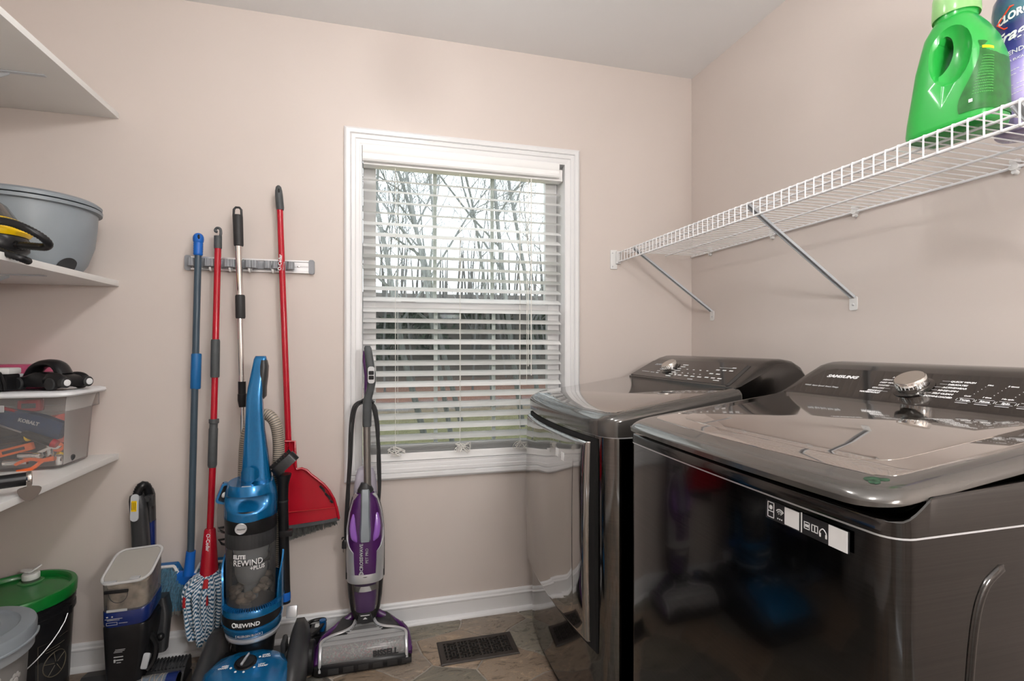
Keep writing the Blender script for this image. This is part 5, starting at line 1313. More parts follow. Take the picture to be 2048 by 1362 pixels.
for sg in (-1, 1):
    mb = MB()
    for k in range(9):
        f = k / 8; mb.box((sg * (.060 - .036 * f ** .8), -.040 + .062 * f, .0965 + .014 * f), (.010, .0022, .002))
    mb.build('throat_ribs', M['silver'], fc)
MB().lathe([(.011, 0), (.008, .03), (.006, .05)], (0, .01, .085), 16).build('spray_nozzle', M['smoke'], fc)
text('lettering', 'BISSELL', .026, frame((.030, -.1370, .050), (1, 0, 0), (0, .26, .96)), M['print_black'], fc, .0012, wide=1.05)
mb = MB()
for k in range(6): mb.b2(-.120 + .05 * k, -.085 + .05 * k, -.1405, -.137, .010, .030, .002)
mb.build('front_bumper', M['black_soft'], fc)
for sg in (-1, 1): MB().lathe([(.006, -.009), (.028, -.009), (.030, -.006), (.030, .006), (.028, .009), (.006, .009)], n=24).build('wheel', M['black'], fc, mx=Matrix.Translation((sg * .1200, .060, .0305)) @ Matrix.Rotation(R(90), 4, 'Y'))
# body: sections (z, half width, half depth, y)
def bsec(z, a, b2_, y=.03, e=2.4): return [(p.x, p.y, p.z) for p in superring((0.002, y, z), a, b2_, e, 40)]
MB().loft([bsec(.085, .030, .030), bsec(.11, .040, .036), bsec(.125, .040, .040)]).build('swivel_neck', M['black'], fc)
MB().loft([bsec(.112, .030, .030), bsec(.120, .045, .042), bsec(.150, .056, .050), bsec(.20, .063, .056), bsec(.262, .0675, .060)]).build('dirty_tank', clear_plastic('smoky_water_tank', (0.12, 0.115, 0.11), 0.20, tint=(.80, .79, .78), fres=1.35), fc, angle=50)
MB().loft([bsec(.140, .036, .030, .03), bsec(.20, .042, .036, .03), bsec(.235, .040, .036, .03)]).build('tank_insert', M['lilac'], fc)
shell(.0605, -42, 42, lambda u: .232, lambda u: .252, .002, 20).build('tank_baffle', M['silver'], fc, mx=Matrix.Translation((.002, .030, 0)))
tq = frame((.002, -.024, .118), (1, 0, 0), (0, -.30, 1))
MB().prism([(-.030, 0), (.030, 0), (.020, .036), (-.020, .036)], -.004, .006, tq).build('tank_latch', M['dark'], fc, angle=20)
mb = MB(); mb.prism([(-.008, .018), (.008, .018), (0, .027)], .006, .0068, tq); mb.prism([(-.016, .034), (.016, .034), (.016, .0365), (-.016, .0365)], .006, .0072, tq); mb.build('latch_mark', M['print'], fc)
MB().loft([bsec(.262, .068, .061), bsec(.266, .0690, .062), bsec(.292, .0690, .062), bsec(.296, .0680, .061)]).build('body_band', M['silver'], fc, angle=40)
MB().loft([bsec(.294, .067, .060), bsec(.34, .068, .060), bsec(.40, .0675, .058), bsec(.46, .066, .054), bsec(.52, .058, .046), bsec(.565, .046, .038), bsec(.600, .026, .026)]).build('motor_body', M['purple'], fc, angle=50)
for sg in (-1, 1):                                                       # black sides and silver cheek panels
    def cheek(zs, rr_, m_, nm, th=.004):
        mb = MB(); F_ = []
        def ep_(a, ra, rb, z): sn, cs = math.sin(R(a)), math.cos(R(a)); return (.002 + sg * ra * abs(sn) ** (2 / 2.4) * math.copysign(1, sn), .030 - rb * abs(cs) ** (2 / 2.4) * math.copysign(1, cs), z)
        for z, a0_, a1_, ra, rb in zs:
            F_.append([ep_(a0_ + (a1_ - a0_) * k / 10, ra + rr_, rb + rr_, z) for k in range(11)] +
                      [ep_(a0_ + (a1_ - a0_) * (10 - k) / 10, ra + rr_ - th, rb + rr_ - th, z) for k in range(11)])
        mb.loft(F_); return mb.build(nm, m_, fc, angle=40)
    cheek([(.296, 30, 100, .0680, .0610), (.34, 32, 100, .0690, .0610), (.378, 34, 100, .0690, .0600), (.395, 52, 100, .0688, .0595), (.42, 70, 100, .0685, .0580), (.46, 78, 100, .0670, .0550), (.52, 74, 100, .0590, .0470), (.565, 66, 100, .0470, .0390), (.588, 40, 100, .0360, .0320)], .0022, M['silver'], 'side_panel')
    cheek([(.27, 76, 160, .0690, .0620), (.34, 76, 160, .0690, .0610), (.40, 78, 160, .0688, .0595), (.46, 88, 160, .0670, .0550), (.52, 86, 160, .0590, .0470), (.57, 80, 160, .0470, .0390)], .0032, M['black'], 'rear_side')
    mb = MB(); pts = [V3((.002 + sg * x, y, z)) for x, y, z in ((.030, -.022, .418), (.041, -.020, .440), (.045, -.013, .480), (.040, -.004, .515), (.028, .0, .545))]
    mb.tube(curve_pts(pts, 16), [.003, .006, .009, .011, .012, .012, .012, .012, .011, .010, .009, .008, .007, .005, .004, .003, .003][:17], 8, flat=.5); mb.build('lilac_inset', M['lilac'], fc)
mb = MB(); mb.loft([[(.002 + x * w_, y + dy, z) for x, dy in ((-1, .004), (-.7, -.006), (.7, -.006), (1, .004), (1, .02), (-1, .02))] for z, w_, y in ((.418, .019, -.026), (.425, .021, -.027), (.455, .021, -.026), (.475, .019, -.026), (.50, .0175, -.022), (.56, .0165, -.012), (.598, .016, -.002), (.606, .015, .004))]); mb.build('front_grip', M['grey'], fc, angle=40)
MB().loft([bsec(.585, .030, .030, .03), bsec(.60, .030, .030, .03), bsec(.615, .022, .022, .025), bsec(.628, .016, .016, .022)]).build('top_collar', M['dark'], fc, angle=40)
text('lettering', 'CROSSWAVE', .0165, frame((-.006, -.0345, .312), (0, .03, 1), (-1, 0, 0)), M['print_grey'], fc, .0004, wide=1.05)
text('lettering', 'PET PRO', .0145, frame((.013, -.0342, .340), (0, .03, 1), (-1, 0, 0)), M['print_grey'], fc, .0, wide=1.0)
mb = MB()
for dx, dz_ in ((0, 0), (.006, .003), (-.006, .003), (.003, .009), (-.003, .009)): mb.sphere((-.012 + dx, -.0325, .298 + dz_), .0030, (1, .3, 1.2), 8)
mb.build('paw_mark', M['print_grey'], fc)
mb = MB(); mb.loft([bsec(.286, .036, .062, .03)[0:1] * 1 + bsec(.286, .036, .062, .03)[1:]] + [bsec(.289, .036, .0625, .03)]); mb.build('slot', M['black'], fc)
mb = MB(); mb.loft([[(x, y, z) for x, y, z in bsec(z_, a, b2_, .055, 3)] for z_, a, b2_ in ((.555, .045, .026), (.60, .044, .030), (.645, .038, .028), (.672, .030, .022), (.682, .018, .012))]); mb.build('clean_tank', clear_plastic('lilac_tank', (.74, .70, .80), .40), fc, angle=50)
p_top, p_bot = cq(733.5, 846), cq(735.5, 995)
MB().tube([p_bot, p_top], .0135, 18).build('pole', mat('pewter_tube', (.34, .325, .31), .3, metal=.85, var=.04), fc)
mb = MB(); rings = []
for u, v, a, b2_, y in ((734, 853, .0155, .016, 2.03), (734, 850, .0165, .017, 2.03), (734.5, 802, .0165, .018, 2.03), (737, 792, .0155, .017, 2.028), (741, 778, .0150, .017, 2.024), (743.5, 764, .0150, .017, 2.020), (743, 748, .0160, .017, 2.018), (740, 728, .0155, .016, 2.020), (737.5, 710, .0150, .0155, 2.024), (735.5, 696, .0140, .014, 2.028), (735, 691.5, .009, .009, 2.03)):
    rings.append([(p.x, p.y, p.z) for p in superring(cq(u, v, y), a, b2_, 2.8, 20)])
mb.loft(rings); mb.build('handle', M['slate_grip'], fc, angle=60)
mb = MB(); rings = []
for u, v, a in ((733, 796, .004), (736, 776, .010), (737, 752, .011), (733, 722, .0105), (731.5, 702, .006)): rings.append([(p.x, p.y, p.z) for p in superring(cq(u - 1.5, v, 2.036), a + .002, .014, 2.4, 16)])
mb.loft(rings); mb.build('handle_inlay', M['purple'], fc, angle=60)
bq = frame(cq(742.5, 750, 1.9995), (1, 0, 0), (.04, -.04, 1))
MB().prism(rrect(-.0125, .0125, -.032, .032, .010, 6), -.004, .0015, bq).build('control_plate', M['silver'], fc, angle=40)
for y in (-.010, .008): MB().prism(rrect(-.0095, .0095, y - .0075, y + .0075, .003, 3), 0, .0026, bq).build('button', M['black'], fc, angle=40)
mb = MB(); mb.box((.001, .008, .0029), (.006, .004, .0006)); mb.box((.001, -.010, .0029), (.003, .007, .0006)); mb.build('button_marks', M['print_grey'], fc)
mb = MB(); kh = cq(733, 806, 2.045); mb.tube([kh + V3((-.028, 0, .0)), kh + V3((-.012, 0, .012)), kh + V3((.012, 0, .012)), kh + V3((.028, 0, .0))], .006, 8); mb.build('cord_hook', M['black'], fc)
rr = random.Random(21)
mb = MB()
for k in range(5):                                                        # coiled mains cord hung over the hook
    j = lambda s_: rr.uniform(-s_, s_); yb = 2.046 + .005 * k
    ctl = [cq(733, 806 - k * 1.2, yb), cq(716 - 2.2 * k + j(2), 812 + j(3), yb), cq(706 - 2 * k + j(2), 850, yb), cq(703 - 1.8 * k + j(2), 920, yb), cq(698 - 1.5 * k + j(2), 1000, yb), cq(694 - k + j(1), 1060 + 5 * k, yb + .01), cq(705, 1085 + 4 * k, yb + .045), cq(730, 1080, yb + .05), cq(752, 1040, yb + .03), cq(757 + k * .7 + j(1), 985, yb), cq(756 + k * .8 + j(2), 920, yb), cq(752 + k * 1.4 + j(2), 855, yb), cq(745 + k * 1.6 + j(1), 815, yb)]
    mb.tube(curve_pts(ctl, 78, True), .0036, 7, closed=True)
mb.build('mains_cord', M['black_soft'], fc)
pg = cq(689.5, 1092, 2.03)
mb = MB(); mb.tube([pg + V3((.004, 0, .05)), pg + V3((.001, 0, .02))], .004, 8); mb.tube([pg + V3((.001, 0, .024)), pg + V3((0, 0, .016)), pg + V3((0, 0, -.008))], [.005, .010, .011], 10, flat=.7)
for dx in (-.005, .005): mb.box(pg + V3((dx, 0, -.015)), (.0016, .005, .016))
mb.tube(curve_pts([pg + V3((.0, .004, .03)), pg + V3((-.008, -.004, .034)), pg + V3((-.010, .0, .026))], 8), .0022, 6)
mb.build('plug', M['black'], fc)

# black accessory tray between the two vacuums
at_ = thing('accessory_tray', 'black storage tray holding a spare roller between blue vacuum and purple cleaner', 'tray', (-.222, 2.058, 0))
tq_ = lambda u, v, z: rel(at_, atZ(u, v, z))
mb = MB(); mb.loft([[(x * .042 * k, y * .050 * k, z) for x, y in ((-1, -1), (1, -1), (1, 1), (-1, 1))] for z, k in ((.001, .92), (.070, 1.0), (.074, 1.0), (.074, .93), (.060, .92))]); mb.build('tray', M['black'], at_, angle=20)
mb = MB(); fp = [(-.024, -.048), (.006, -.050), (.034, .020), (.034, .046), (.012, .050), (-.016, .040), (-.026, .0)]
mb.tube(curve_pts([(x, y, .088 + .0 * y) for x, y in fp], 40, True), .0065, 8, closed=True); mb.build('tray_handle', M['black'], at_)
mb = MB(); mb.b2(-.012, .022, -.026, .036, .070, .080, .003); mb.build('filter_block', M['dark'], at_)
MB().b2(.002, .024, .006, .032, .0795, .0835, .002).build('paper_tag', M['white_p'], at_)
mb = MB(); mb.cyl((-.018, -.0535, .040), (-.018, -.050, .040), .006, n=14); mb.cyl((.010, -.0535, .043), (.010, -.050, .043), .006, n=14); mb.build('pegs', M['print_grey'], at_)
MB().cyl((.030, .020, .012), (.030, .020, .10), .012, n=18).build('spare_roller', M['teal_dark'], at_)

# ------------------------------------------------------------------ black and navy cordless vacuum standing folded by the wall
sv = thing('cordless_vacuum', 'black and navy cordless vacuum with a clear dust cup beside the green lidded bucket', 'vacuum', (-.775, 1.965, 0))
sq_ = lambda u, v, Y: rel(sv, atY(u, v, Y))
def slab(z, x0, x1, y0, y1, r=.02, n=5): return [(x, y, z) for x, y in rrect(x0, x1, y0, y1, r, n)]
MB().loft([slab(.045, -.052, .040, -.062, .02, .012), slab(.12, -.056, .050, -.066, .04, .016), slab(.20, -.060, .064, -.070, .055, .022), slab(.252, -.062, .068, -.072, .060, .024), slab(.258, -.060, .066, -.070, .058, .024)]).build('body', M['black'], sv, angle=40)
rk_ = .065 / .132
def tilt_ring(zf, x0, x1, y0, y1, r, k): return [(x, y, zf + k * max(0, (y - y0)) + .10 * max(0, x)) for x, y in rrect(x0, x1, y0, y1, r, 5)]
MB().loft([tilt_ring(.255, -.0605, .0665, -.0705, .0585, .026, .18), tilt_ring(.262, -.0625, .0685, -.0725, .0605, .026, .18), tilt_ring(.300, -.0625, .0685, -.0725, .0605, .026, .18), tilt_ring(.303, -.061, .067, -.071, .059, .026, .18)]).build('navy_band', M['navy'], sv, angle=40)
MB().loft([tilt_ring(.302, -.0615, .0675, -.0715, .0595, .028, .18), tilt_ring(.394, -.0635, .0690, -.0735, .0605, .028, .34)], cap0=False, cap1=False).build('dust_cup', M['clear'], sv, angle=40)
MB().loft([tilt_ring(.303, -.054, .060, -.064, .052, .022, .18), tilt_ring(.375, -.054, .060, -.064, .052, .022, .30), tilt_ring(.385, -.03, .040, -.04, .032, .022, .34)]).build('dust', M['lint'], sv, angle=60)
rim = [V3(p) for p in tilt_ring(.396, -.0655, .0710, -.0755, .0625, .030, .42)]
MB().tube(rim, .0046, 8, closed=True).build('cup_rim', clear_plastic('clear_rim', (.80, .80, .80), .55), sv)
MB().loft([tilt_ring(.398, -.062, .068, -.072, .059, .030, .42), tilt_ring(.400, -.062, .068, -.072, .059, .030, .42)]).build('cup_lid', M['clear'], sv)
mb = MB(); mb.b2(-.054, -.018, -.0770, -.066, .400, .404, .001); mb.b2(.020, .046, -.074, -.060, .404, .410, .001); mb.build('lid_hinges', M['print_grey'], sv)
MB().b2(-.050, .016, -.0785, -.0715, .366, .376, .002).build('release_bar', M['black'], sv)
MB().tube([V3((-.012 + .026 * math.cos(R(a)), -.0738, .364 + .030 * math.sin(R(a)))) for a in range(180, 361, 15)], .0009, 5).build('catch_line', M['dark'], sv)
mb = MB()
mb.b2(-.044, .012, -.0742, -.0718, .306, .313); mb.build('warning_sticker', M['print_grey'], sv)
ff = frame((-.060, -.0735, 0), (1, 0, 0), (0, 0, 1)); fb = frame((-.056, -.0718, 0), (1, 0, 0), (0, .03, 1))
mb = MB(); bars(mb, [(.016, .292, .005, .004), (.030, .292, .004, .004), (.012, .285, .048, .0016), (.018, .281, .034, .0014), (.016, .266, .030, .001), (.016, .274, .030, .001), (.016, .270, .001, .008), (.045, .270, .001, .008), (.050, .270, .024, .0012)]); mb.build('band_print', M['print_grey'], sv, mx=ff)
mb = MB(); bars(mb, [(.022, .218, .005, .006), (.032, .218, .006, .006), (.044, .218, .005, .005), (.053, .218, .009, .007)]); rr = random.Random(3)
bars(mb, [(.022 + rr.uniform(0, .012), .204 - .0042 * k, rr.uniform(.022, .034), .0015) for k in range(8)] + [(.030, .160, .026, .003), (.036, .150, .020, .0035), (.030, .148, .005, .010), (.038, .142, .012, .0025)]); mb.build('rating_print', M['print_grey'], sv, mx=fb @ Matrix.Translation((0, 0, .0012)))
# rear spine, folded tube and handle with grey inlay
MB().loft([slab(.10, .020, .080, .035, .075, .012), slab(.22, .020, .078, .064, .120, .012), slab(.27, .020, .066, .072, .125, .012)]).build('rear_frame', M['dark'], sv, angle=40)
MB().loft([[(p.x, p.y, p.z) for p in superring(sq_(u, v, 2.090), a, .017, 2.8, 20)] for u, v, a in ((303, 1215, .0150), (302, 1040, .0145))]).build('navy_tube', M['navy'], sv, angle=50)
MB().loft([[(p.x, p.y, p.z) for p in superring(sq_(u, v, 2.090), a, .018, 2.8, 20)] for u, v, a in ((301, 1042, .0150), (300, 1030, .0165), (299, 990, .0165), (297, 978, .013))]).build('tube_joint', M['dark'], sv, angle=50)
MB().loft([[(p.x, p.y, p.z) for p in superring(sq_(u, v, y), a, b_, 3, 24)] for u, v, y, a, b_ in ((284, 1150, 2.055, .0265, .022), (282, 1070, 2.055, .0258, .022), (279, 1030, 2.053, .0252, .022), (276, 1000, 2.052, .0248, .021), (274, 990, 2.052, .020, .016))]).build('handle', M['dark'], sv, angle=50)
hp = frame(sq_(269, 1016, 2.0310), (1, -.15, 0), (0, .05, 1))
MB().prism(rrect(-.0125, .0125, -.046, .046, .012, 6), -.004, .0016, hp).build('handle_inlay', M['bracket'], sv, angle=40)
yl = MB().prism(rrect(-.0085, .0085, -.018, .018, .002, 2), 0, .0026, hp @ Matrix.Translation((-.001, .006, 0))).build('yellow_label', M['yellow'], sv, angle=40)
mb = MB()
for k in range(3): mb.box((-.006 + .005 * k - .001, .006, .0031), (.0012, .026, .0006))
mb.build('label_print', M['print_black'], yl, mx=hp)
ribbed_hose(sv, [sq_(274, 996, 2.052), sq_(277, 982, 2.054), sq_(285, 971, 2.058), sq_(293, 974, 2.068), sq_(298, 990, 2.080), sq_(299, 1003, 2.086)], .0155, .0062, 'hose', M['black'], None, 14)
mb = MB(); c_ = sq_(296, 996, 2.060); mb.cyl(c_ + V3((0, .012, 0)), c_ + V3((0, -.012, 0)), .011, n=18); mb.box(c_ + V3((.010, .004, -.010)), (.018, .02, .04), .005); mb.build('pivot', M['dark'], sv)
mb = MB(); mb.tube(curve_pts([V3((.058, -.03, .205)), V3((.074, -.025, .160)), V3((.070, -.03, .115)), V3((.055, -.04, .09))], 14), .010, 8); mb.sphere((.080, .0, .172), .012, (1, 1, 1), 12); mb.build('motor_cables', M['black'], sv)
MB().b2(.0, .020, -.012, .0, 0, .050, .006).build('battery_catch', M['bracket'], sv, mx=Matrix.Translation((.046, -.062, .112)) @ Matrix.Rotation(R(12), 4, 'Y'))
# floor head lying to both sides
mb = MB(); mb.loft([[(x * .150 + .014, y * .060 - .005, z) for x, y in ((-1, -1), (1, -1), (1, .6), (.8, 1), (-.8, 1), (-1, .6))] for z in (.004, .03)]); mb.build('head_base', M['black'], sv, angle=30)
mb = MB(); mb.loft([[(x, y, z) for y, z in ((-.040, .030), (-.020, .056), (.010, .074), (.050, .070), (.055, .030))] for x in (.030, .156)]); mb.build('head_shell', M['dark'], sv, angle=20)
mb = MB()
for k in range(12): mb.tube([V3((.036 + .0105 * k, -.010, .066)), V3((.036 + .0105 * k, .020, .0765)), V3((.036 + .0105 * k, .048, .0725))], .0036, 6)
mb.build('shell_ribs', M['dark'], sv)
mb = MB(); mb.loft([[(x, y, z) for y, z in ((-.040, .030), (-.020, .052), (.010, .066), (.050, .060), (.055, .030))] for x in (-.150, -.050)]); mb.build('head_shell', M['dark'], sv, angle=20)
for x0, x1 in ((.030, .150), (-.150, -.040)):
    MB().cyl((x0, -.052, .040), (x1, -.052, .040), .030, n=28).build('brush_roll', mat('blue_brush_roll', (.05, .13, .22), .7, var=.5, scale=60), sv)
    for xa, xb in ((x1 - .032 if x1 > 0 else x0, x1 if x1 > 0 else x0 + .032),): MB().cyl((xa, -.052, .040), (xb, -.052, .040), .0345, n=28).build('roll_end', M['navy'], sv)
    MB().cyl((x0 + .001, -.052, .040), (x1 - .001, -.052, .040), .0335, n=28).build('roll_window', M['win'], sv)
mb = MB(); 
for k in range(5): mb.tube([V3((.060 + .012 * k, -.052 - .034 * math.cos(R(a)), .040 + .034 * math.sin(R(a)))) + V3((.00016 * a * ((k % 3) - 1), 0, 0)) for a in range(0, 120, 12)], .0010, 5)
mb.build('strap_lines', M['tan'], sv)

# ------------------------------------------------------------------ buckets and tubs on the floor
gb = thing('bucket', 'black five gallon bucket with a green screw lid and white spout', 'bucket', (-1.108, 1.985, 0))
MB().lathe([(.125, .001), (.130, .004), (.143, .285), (.149, .287), (.149, .300), (.1445, .302), (.1445, .314), (.1490, .316), (.1490, .326), (.144, .328), (.144, .345)], n=64).build('pail', M['black'], gb, angle=30)
MB().lathe([(.147, .334), (.1515, .337), (.1530, .366), (.1500, .3725), (.1390, .3735), (.1350, .3700), (.1330, .3585), (.001, .3585)], n=64).build('lid', M['green_lid'], gb, angle=45)
sp_ = rel(gb, atZ(62, 1162, .36)); sp_.z = .3585
MB().lathe([(.034, 0), (.034, .002), (.026, .004), (.024, .003)], sp_, 32).build('spout_ring', mat('lid_green_light', (.06, .20, .07), .5), gb)
MB().lathe([(.022, .001), (.022, .010), (.0215, .012)], sp_, 28).build('spout_neck', M['clear'], gb)
cap_ = MB().lathe([(.0225, .010), (.0235, .012), (.0235, .026), (.022, .029), (.001, .030)], sp_, 28).build('spout_cap', M['white_p'], gb)
mb = MB(); mb.prism([(a.x, a.y) for a in curve_pts([(-.004, -.012, 0), (.014, -.014, 0), (.028, -.006, 0), (.030, .006, 0), (.016, .014, 0), (-.004, .012, 0)], 24, True)], 0, .004, Matrix.Translation(sp_ + V3((.002, 0, .033))) @ Matrix.Rotation(R(12), 4, 'Z') @ Matrix.Rotation(R(-32), 4, 'Y')); mb.build('flip_tab', M['white_p'], cap_)
mb = MB(); mb.prism([(a.x, a.y) for a in curve_pts([(.004, -.010, 0), (-.012, -.011, 0), (-.026, -.004, 0), (-.024, .008, 0), (-.010, .011, 0), (.004, .010, 0)], 24, True)], 0, .004, Matrix.Translation(sp_ + V3((-.002, 0, .034))) @ Matrix.Rotation(R(8), 4, 'Y')); mb.build('flip_tab', M['white_p'], cap_)
er = R(-8)
ea = V3((.152 * math.cos(er), .152 * math.sin(er), .300))
for e_ in (ea,):
    MB().box(e_, (.020, .020, .028), .005, rot=Matrix.Rotation(er, 3, 'Z')).build('bail_ear', M['black'], gb)
pts = []
for k in range(25):                                                       # wire bail hanging down in front
    ang = er - (PI * .98) * k / 24; pts.append(V3((.160 * math.cos(ang), .160 * math.sin(ang), .300 - .165 * math.sin(PI * k / 24) ** .9)))
MB().tube([ea + V3((.006, 0, .006))] + pts[1:], .0017, 6).build('wire_bail', mat('bail_wire', (.45, .45, .46), .35, metal=.8), gb)
th0 = R(-26)
lbp = shell(.1375, 0, 46, lambda u: .07, lambda u: .235, .001, 16).build('print_panel', M['black_soft'], gb, mx=Matrix.Rotation(R(48), 4, 'Z'))
mb = MB()
cyl_ = lambda x, z: V3((.1395 * math.sin(R(71) + x / .138), -.1395 * math.cos(R(71) + x / .138), z))
mb.tube([cyl_(.038 * math.cos(2 * PI * k / 28), .145 + .038 * math.sin(2 * PI * k / 28)) for k in range(28)], .0014, 5, closed=True)
for a in (30, 100, 160, 230, 300): mb.tube([cyl_(.006 * math.cos(R(a)), .145 + .006 * math.sin(R(a))), cyl_(.036 * math.cos(R(a)), .145 + .036 * math.sin(R(a)))], .0011, 4)
for x0_, z0_, x1_, z1_ in ((-.050, .08, -.050, .222), (-.050, .222, .046, .222), (-.030, .200, .030, .200), (-.030, .192, .012, .192)): mb.tube([cyl_(x0_ + (x1_ - x0_) * k / 6, z0_ + (z1_ - z0_) * k / 6) for k in range(7)], .0010, 4)
mb.build('emblem_print', mat('bronze_print', (.10, .085, .06), .6), gb)

pc = thing('pet_food_bin', 'grey lidded pet food bin with paw prints, nearest in the bottom left corner', 'bin', (-1.060, 1.662, 0))
MB().lathe([(.118, .001), (.124, .006), (.140, .300), (.142, .345)], n=56).build('tub', mat('grey_tub', (.20, .195, .19), .5, var=.04), pc)
MB().lathe([(.143, .318), (.1535, .322), (.1545, .352)], n=64, cap0=False, cap1=False).build('skirt', clear_plastic('milky_skirt', (.42, .45, .48), .6), pc)
MB().lathe([(.150, .350), (.1575, .353), (.1585, .378), (.1560, .385), (.125, .389), (.1215, .384), (.118, .3825), (.090, .3845), (.086, .3865), (.082, .3845), (.001, .384)], n=72).build('lid', M['grey'], pc, angle=45)
mb = MB(); mb.tube([V3((.1595 * math.cos(R(a)), .1595 * math.sin(R(a)), .352 - .012 * (1 if a < -52 else 0))) for a in range(-75, 30, 4)], .0035, 6); mb.build('lid_lip', M['grey'], pc)
mb = MB()
def paw(mb, ang, z, s_):
    for dx, dz_, r_ in ((0, 0, .012), (-.014, .014, .006), (-.005, .021, .0065), (.006, .021, .0065), (.015, .013, .006)):
        a = R(ang) + dx * s_ / .139; rr_ = .1245 + (.140 - .124) * (z / .30) + .0015
        mb.sphere((rr_ * math.sin(a), -rr_ * math.cos(a), z + dz_ * s_), r_ * s_, (1, 1, 1.2), 10)
for v in ((58, .272, 1.15), (84, .255, .9), (100, .20, 1.0), (50, .20, .9), (22, .262, 1.0), (-10, .22, 1.0), (75, .14, 1.0)): paw(mb, *v)
for v in mb.bm.verts:
    r_ = math.hypot(v.co.x, v.co.y); rs = .1245 + .016 * (v.co.z / .30); f = (rs + (r_ - rs) * .12 + .0004) / r_; v.co.x *= f; v.co.y *= f
mb.build('paw_prints', mat('pale_print', (.42, .41, .40), .6), pc)

for ch in pc.children:
    for v in ch.data.vertices: v.co *= 1.02

# ------------------------------------------------------------------ middle shelf: grey tub and yellow steam cleaner
tb = thing('mop_tub', 'big grey oval plastic mop tub on the middle left shelf', 'tub', (-1.060, 1.955, 1.386))
def ov(rx, ry, z): return [(rx * math.cos(2 * PI * k / 64), ry * math.sin(2 * PI * k / 64), z) for k in range(64)]
mb = MB(); mb.loft([ov(.125, .112, .001), ov(.134, .122, .005), ov(.150, .138, .03), ov(.168, .160, .09), ov(.174, .169, .150), ov(.176, .172, .196), ov(.187, .183, .198), ov(.188, .184, .208), ov(.178, .174, .209), ov(.168, .164, .190), ov(.13, .12, .02)]); mb.build('tub_body', M['grey'], tb, angle=40)
mb = MB(); mb.loft([ov(.176, .172, .2125), ov(.186, .182, .2125), ov(.187, .183, .222), ov(.176, .172, .230), ov(.03, .03, .232)]); mb.build('tub_lid', M['grey'], tb, angle=40)
mb = MB()
def spot(u, v): 
    a = R(-36 + 26 * u); z = .004 + .036 * v * max(.02, math.sin(PI * u)) ** .35
    rx, ry = (.134 + .016 * (z - .005) / .025, .122 + .016 * (z - .005) / .025) if z < .03 else (.150 + .018 * (z - .03) / .06, .138 + .022 * (z - .03) / .06)
    return ((rx + .0018) * math.cos(a), (ry + .0018) * math.sin(a), z)
mb.grid(spot, 24, 6); mb.build('foot_recess', M['dark'], tb)
mb = MB()
def lbl(a0, a1, z0, z1, k=1.006):
    def f(u, v):
        a = R(a0 + (a1 - a0) * u); z = z0 + (z1 - z0) * v; t_ = (z - .09) / .06 if z < .15 else 1 + (z - .15) / .046; rx = .168 + .006 * min(1, t_) + (.002 * max(0, t_ - 1)); ry = .160 + .009 * min(1, t_) + .003 * max(0, t_ - 1)
        return (rx * k * math.cos(a), ry * k * math.sin(a), z)
    return f
MB().grid(lbl(-130, -108, .120, .188), 10, 5).build('blue_label', M['navy'], tb); MB().grid(lbl(-107.5, -95, .118, .188), 8, 5).build('blue_label', M['blue_pole'], tb); MB().grid(lbl(-106, -97, .120, .150, 1.009), 6, 4).build('barcode_patch', M['print'], tb)
sm_ = thing('steam_cleaner', 'yellow and black steam cleaner with ribbed hose in front of the grey tub', 'cleaner', (-1.046, 1.660, 1.386))
rs_ = lambda u, v, Y: rel(sm_, atY(u, v, Y))
def er_(cx, cy, rx, ry, z, e=2.6): return [(p.x, p.y, p.z) for p in superring((cx, cy, z), rx, ry, e, 32)]
MB().loft([er_(0, 0, .135, .070, .012), er_(0, 0, .142, .076, .020), er_(0, 0, .142, .076, .050), er_(0, 0, .138, .074, .056)]).build('chassis', M['black'], sm_, angle=50)
MB().loft([er_(0, 0, .140, .075, .056), er_(0, 0, .148, .080, .066), er_(-.004, 0, .146, .078, .090), er_(-.012, 0, .130, .070, .104)]).build('yellow_shell', M['yellow'], sm_, angle=50)
MB().loft([er_(-.012, 0, .130, .069, .103), er_(-.022, 0, .115, .064, .140), er_(-.038, 0, .088, .052, .172), er_(-.055, 0, .05, .032, .186)]).build('dark_dome', mat('smoky_dome', (.055, .050, .046), .25, coat=.4, var=.1), sm_, angle=50)
MB().sphere((.075, -.079, .078), .010, (1, .5, 1), 14).build('button', M['yellow'], sm_)
for x in (-.09, .09):
    for y in (-.055, .055): MB().cyl((x - .008, y, .0125), (x + .008, y, .0125), .012, n=16).build('wheel', M['black'], sm_)
ribbed_hose(sm_, [rs_(-60, 425, 1.60), rs_(-20, 438, 1.58), rs_(20, 445, 1.57), rs_(55, 458, 1.57), rs_(85, 475, 1.585), rs_(97, 488, 1.60), rs_(90, 494, 1.62), rs_(70, 493, 1.63), rs_(40, 491, 1.635), rs_(12, 490, 1.64)], .0105, .0068, 'hose', M['black'], None, 12)
ribbed_hose(sm_, [rs_(-60, 490, 1.57), rs_(-20, 497, 1.57), rs_(15, 508, 1.57), rs_(42, 517, 1.575), rs_(58, 523, 1.60)], .0095, .0068, 'lower_hose', M['black'], None, 12)
MB().tube([rs_(40, 491, 1.635), rs_(0, 489, 1.645), rs_(-20, 489, 1.65)], [.012, .0145, .0145], 16).build('hose_socket', M['black'], sm_)

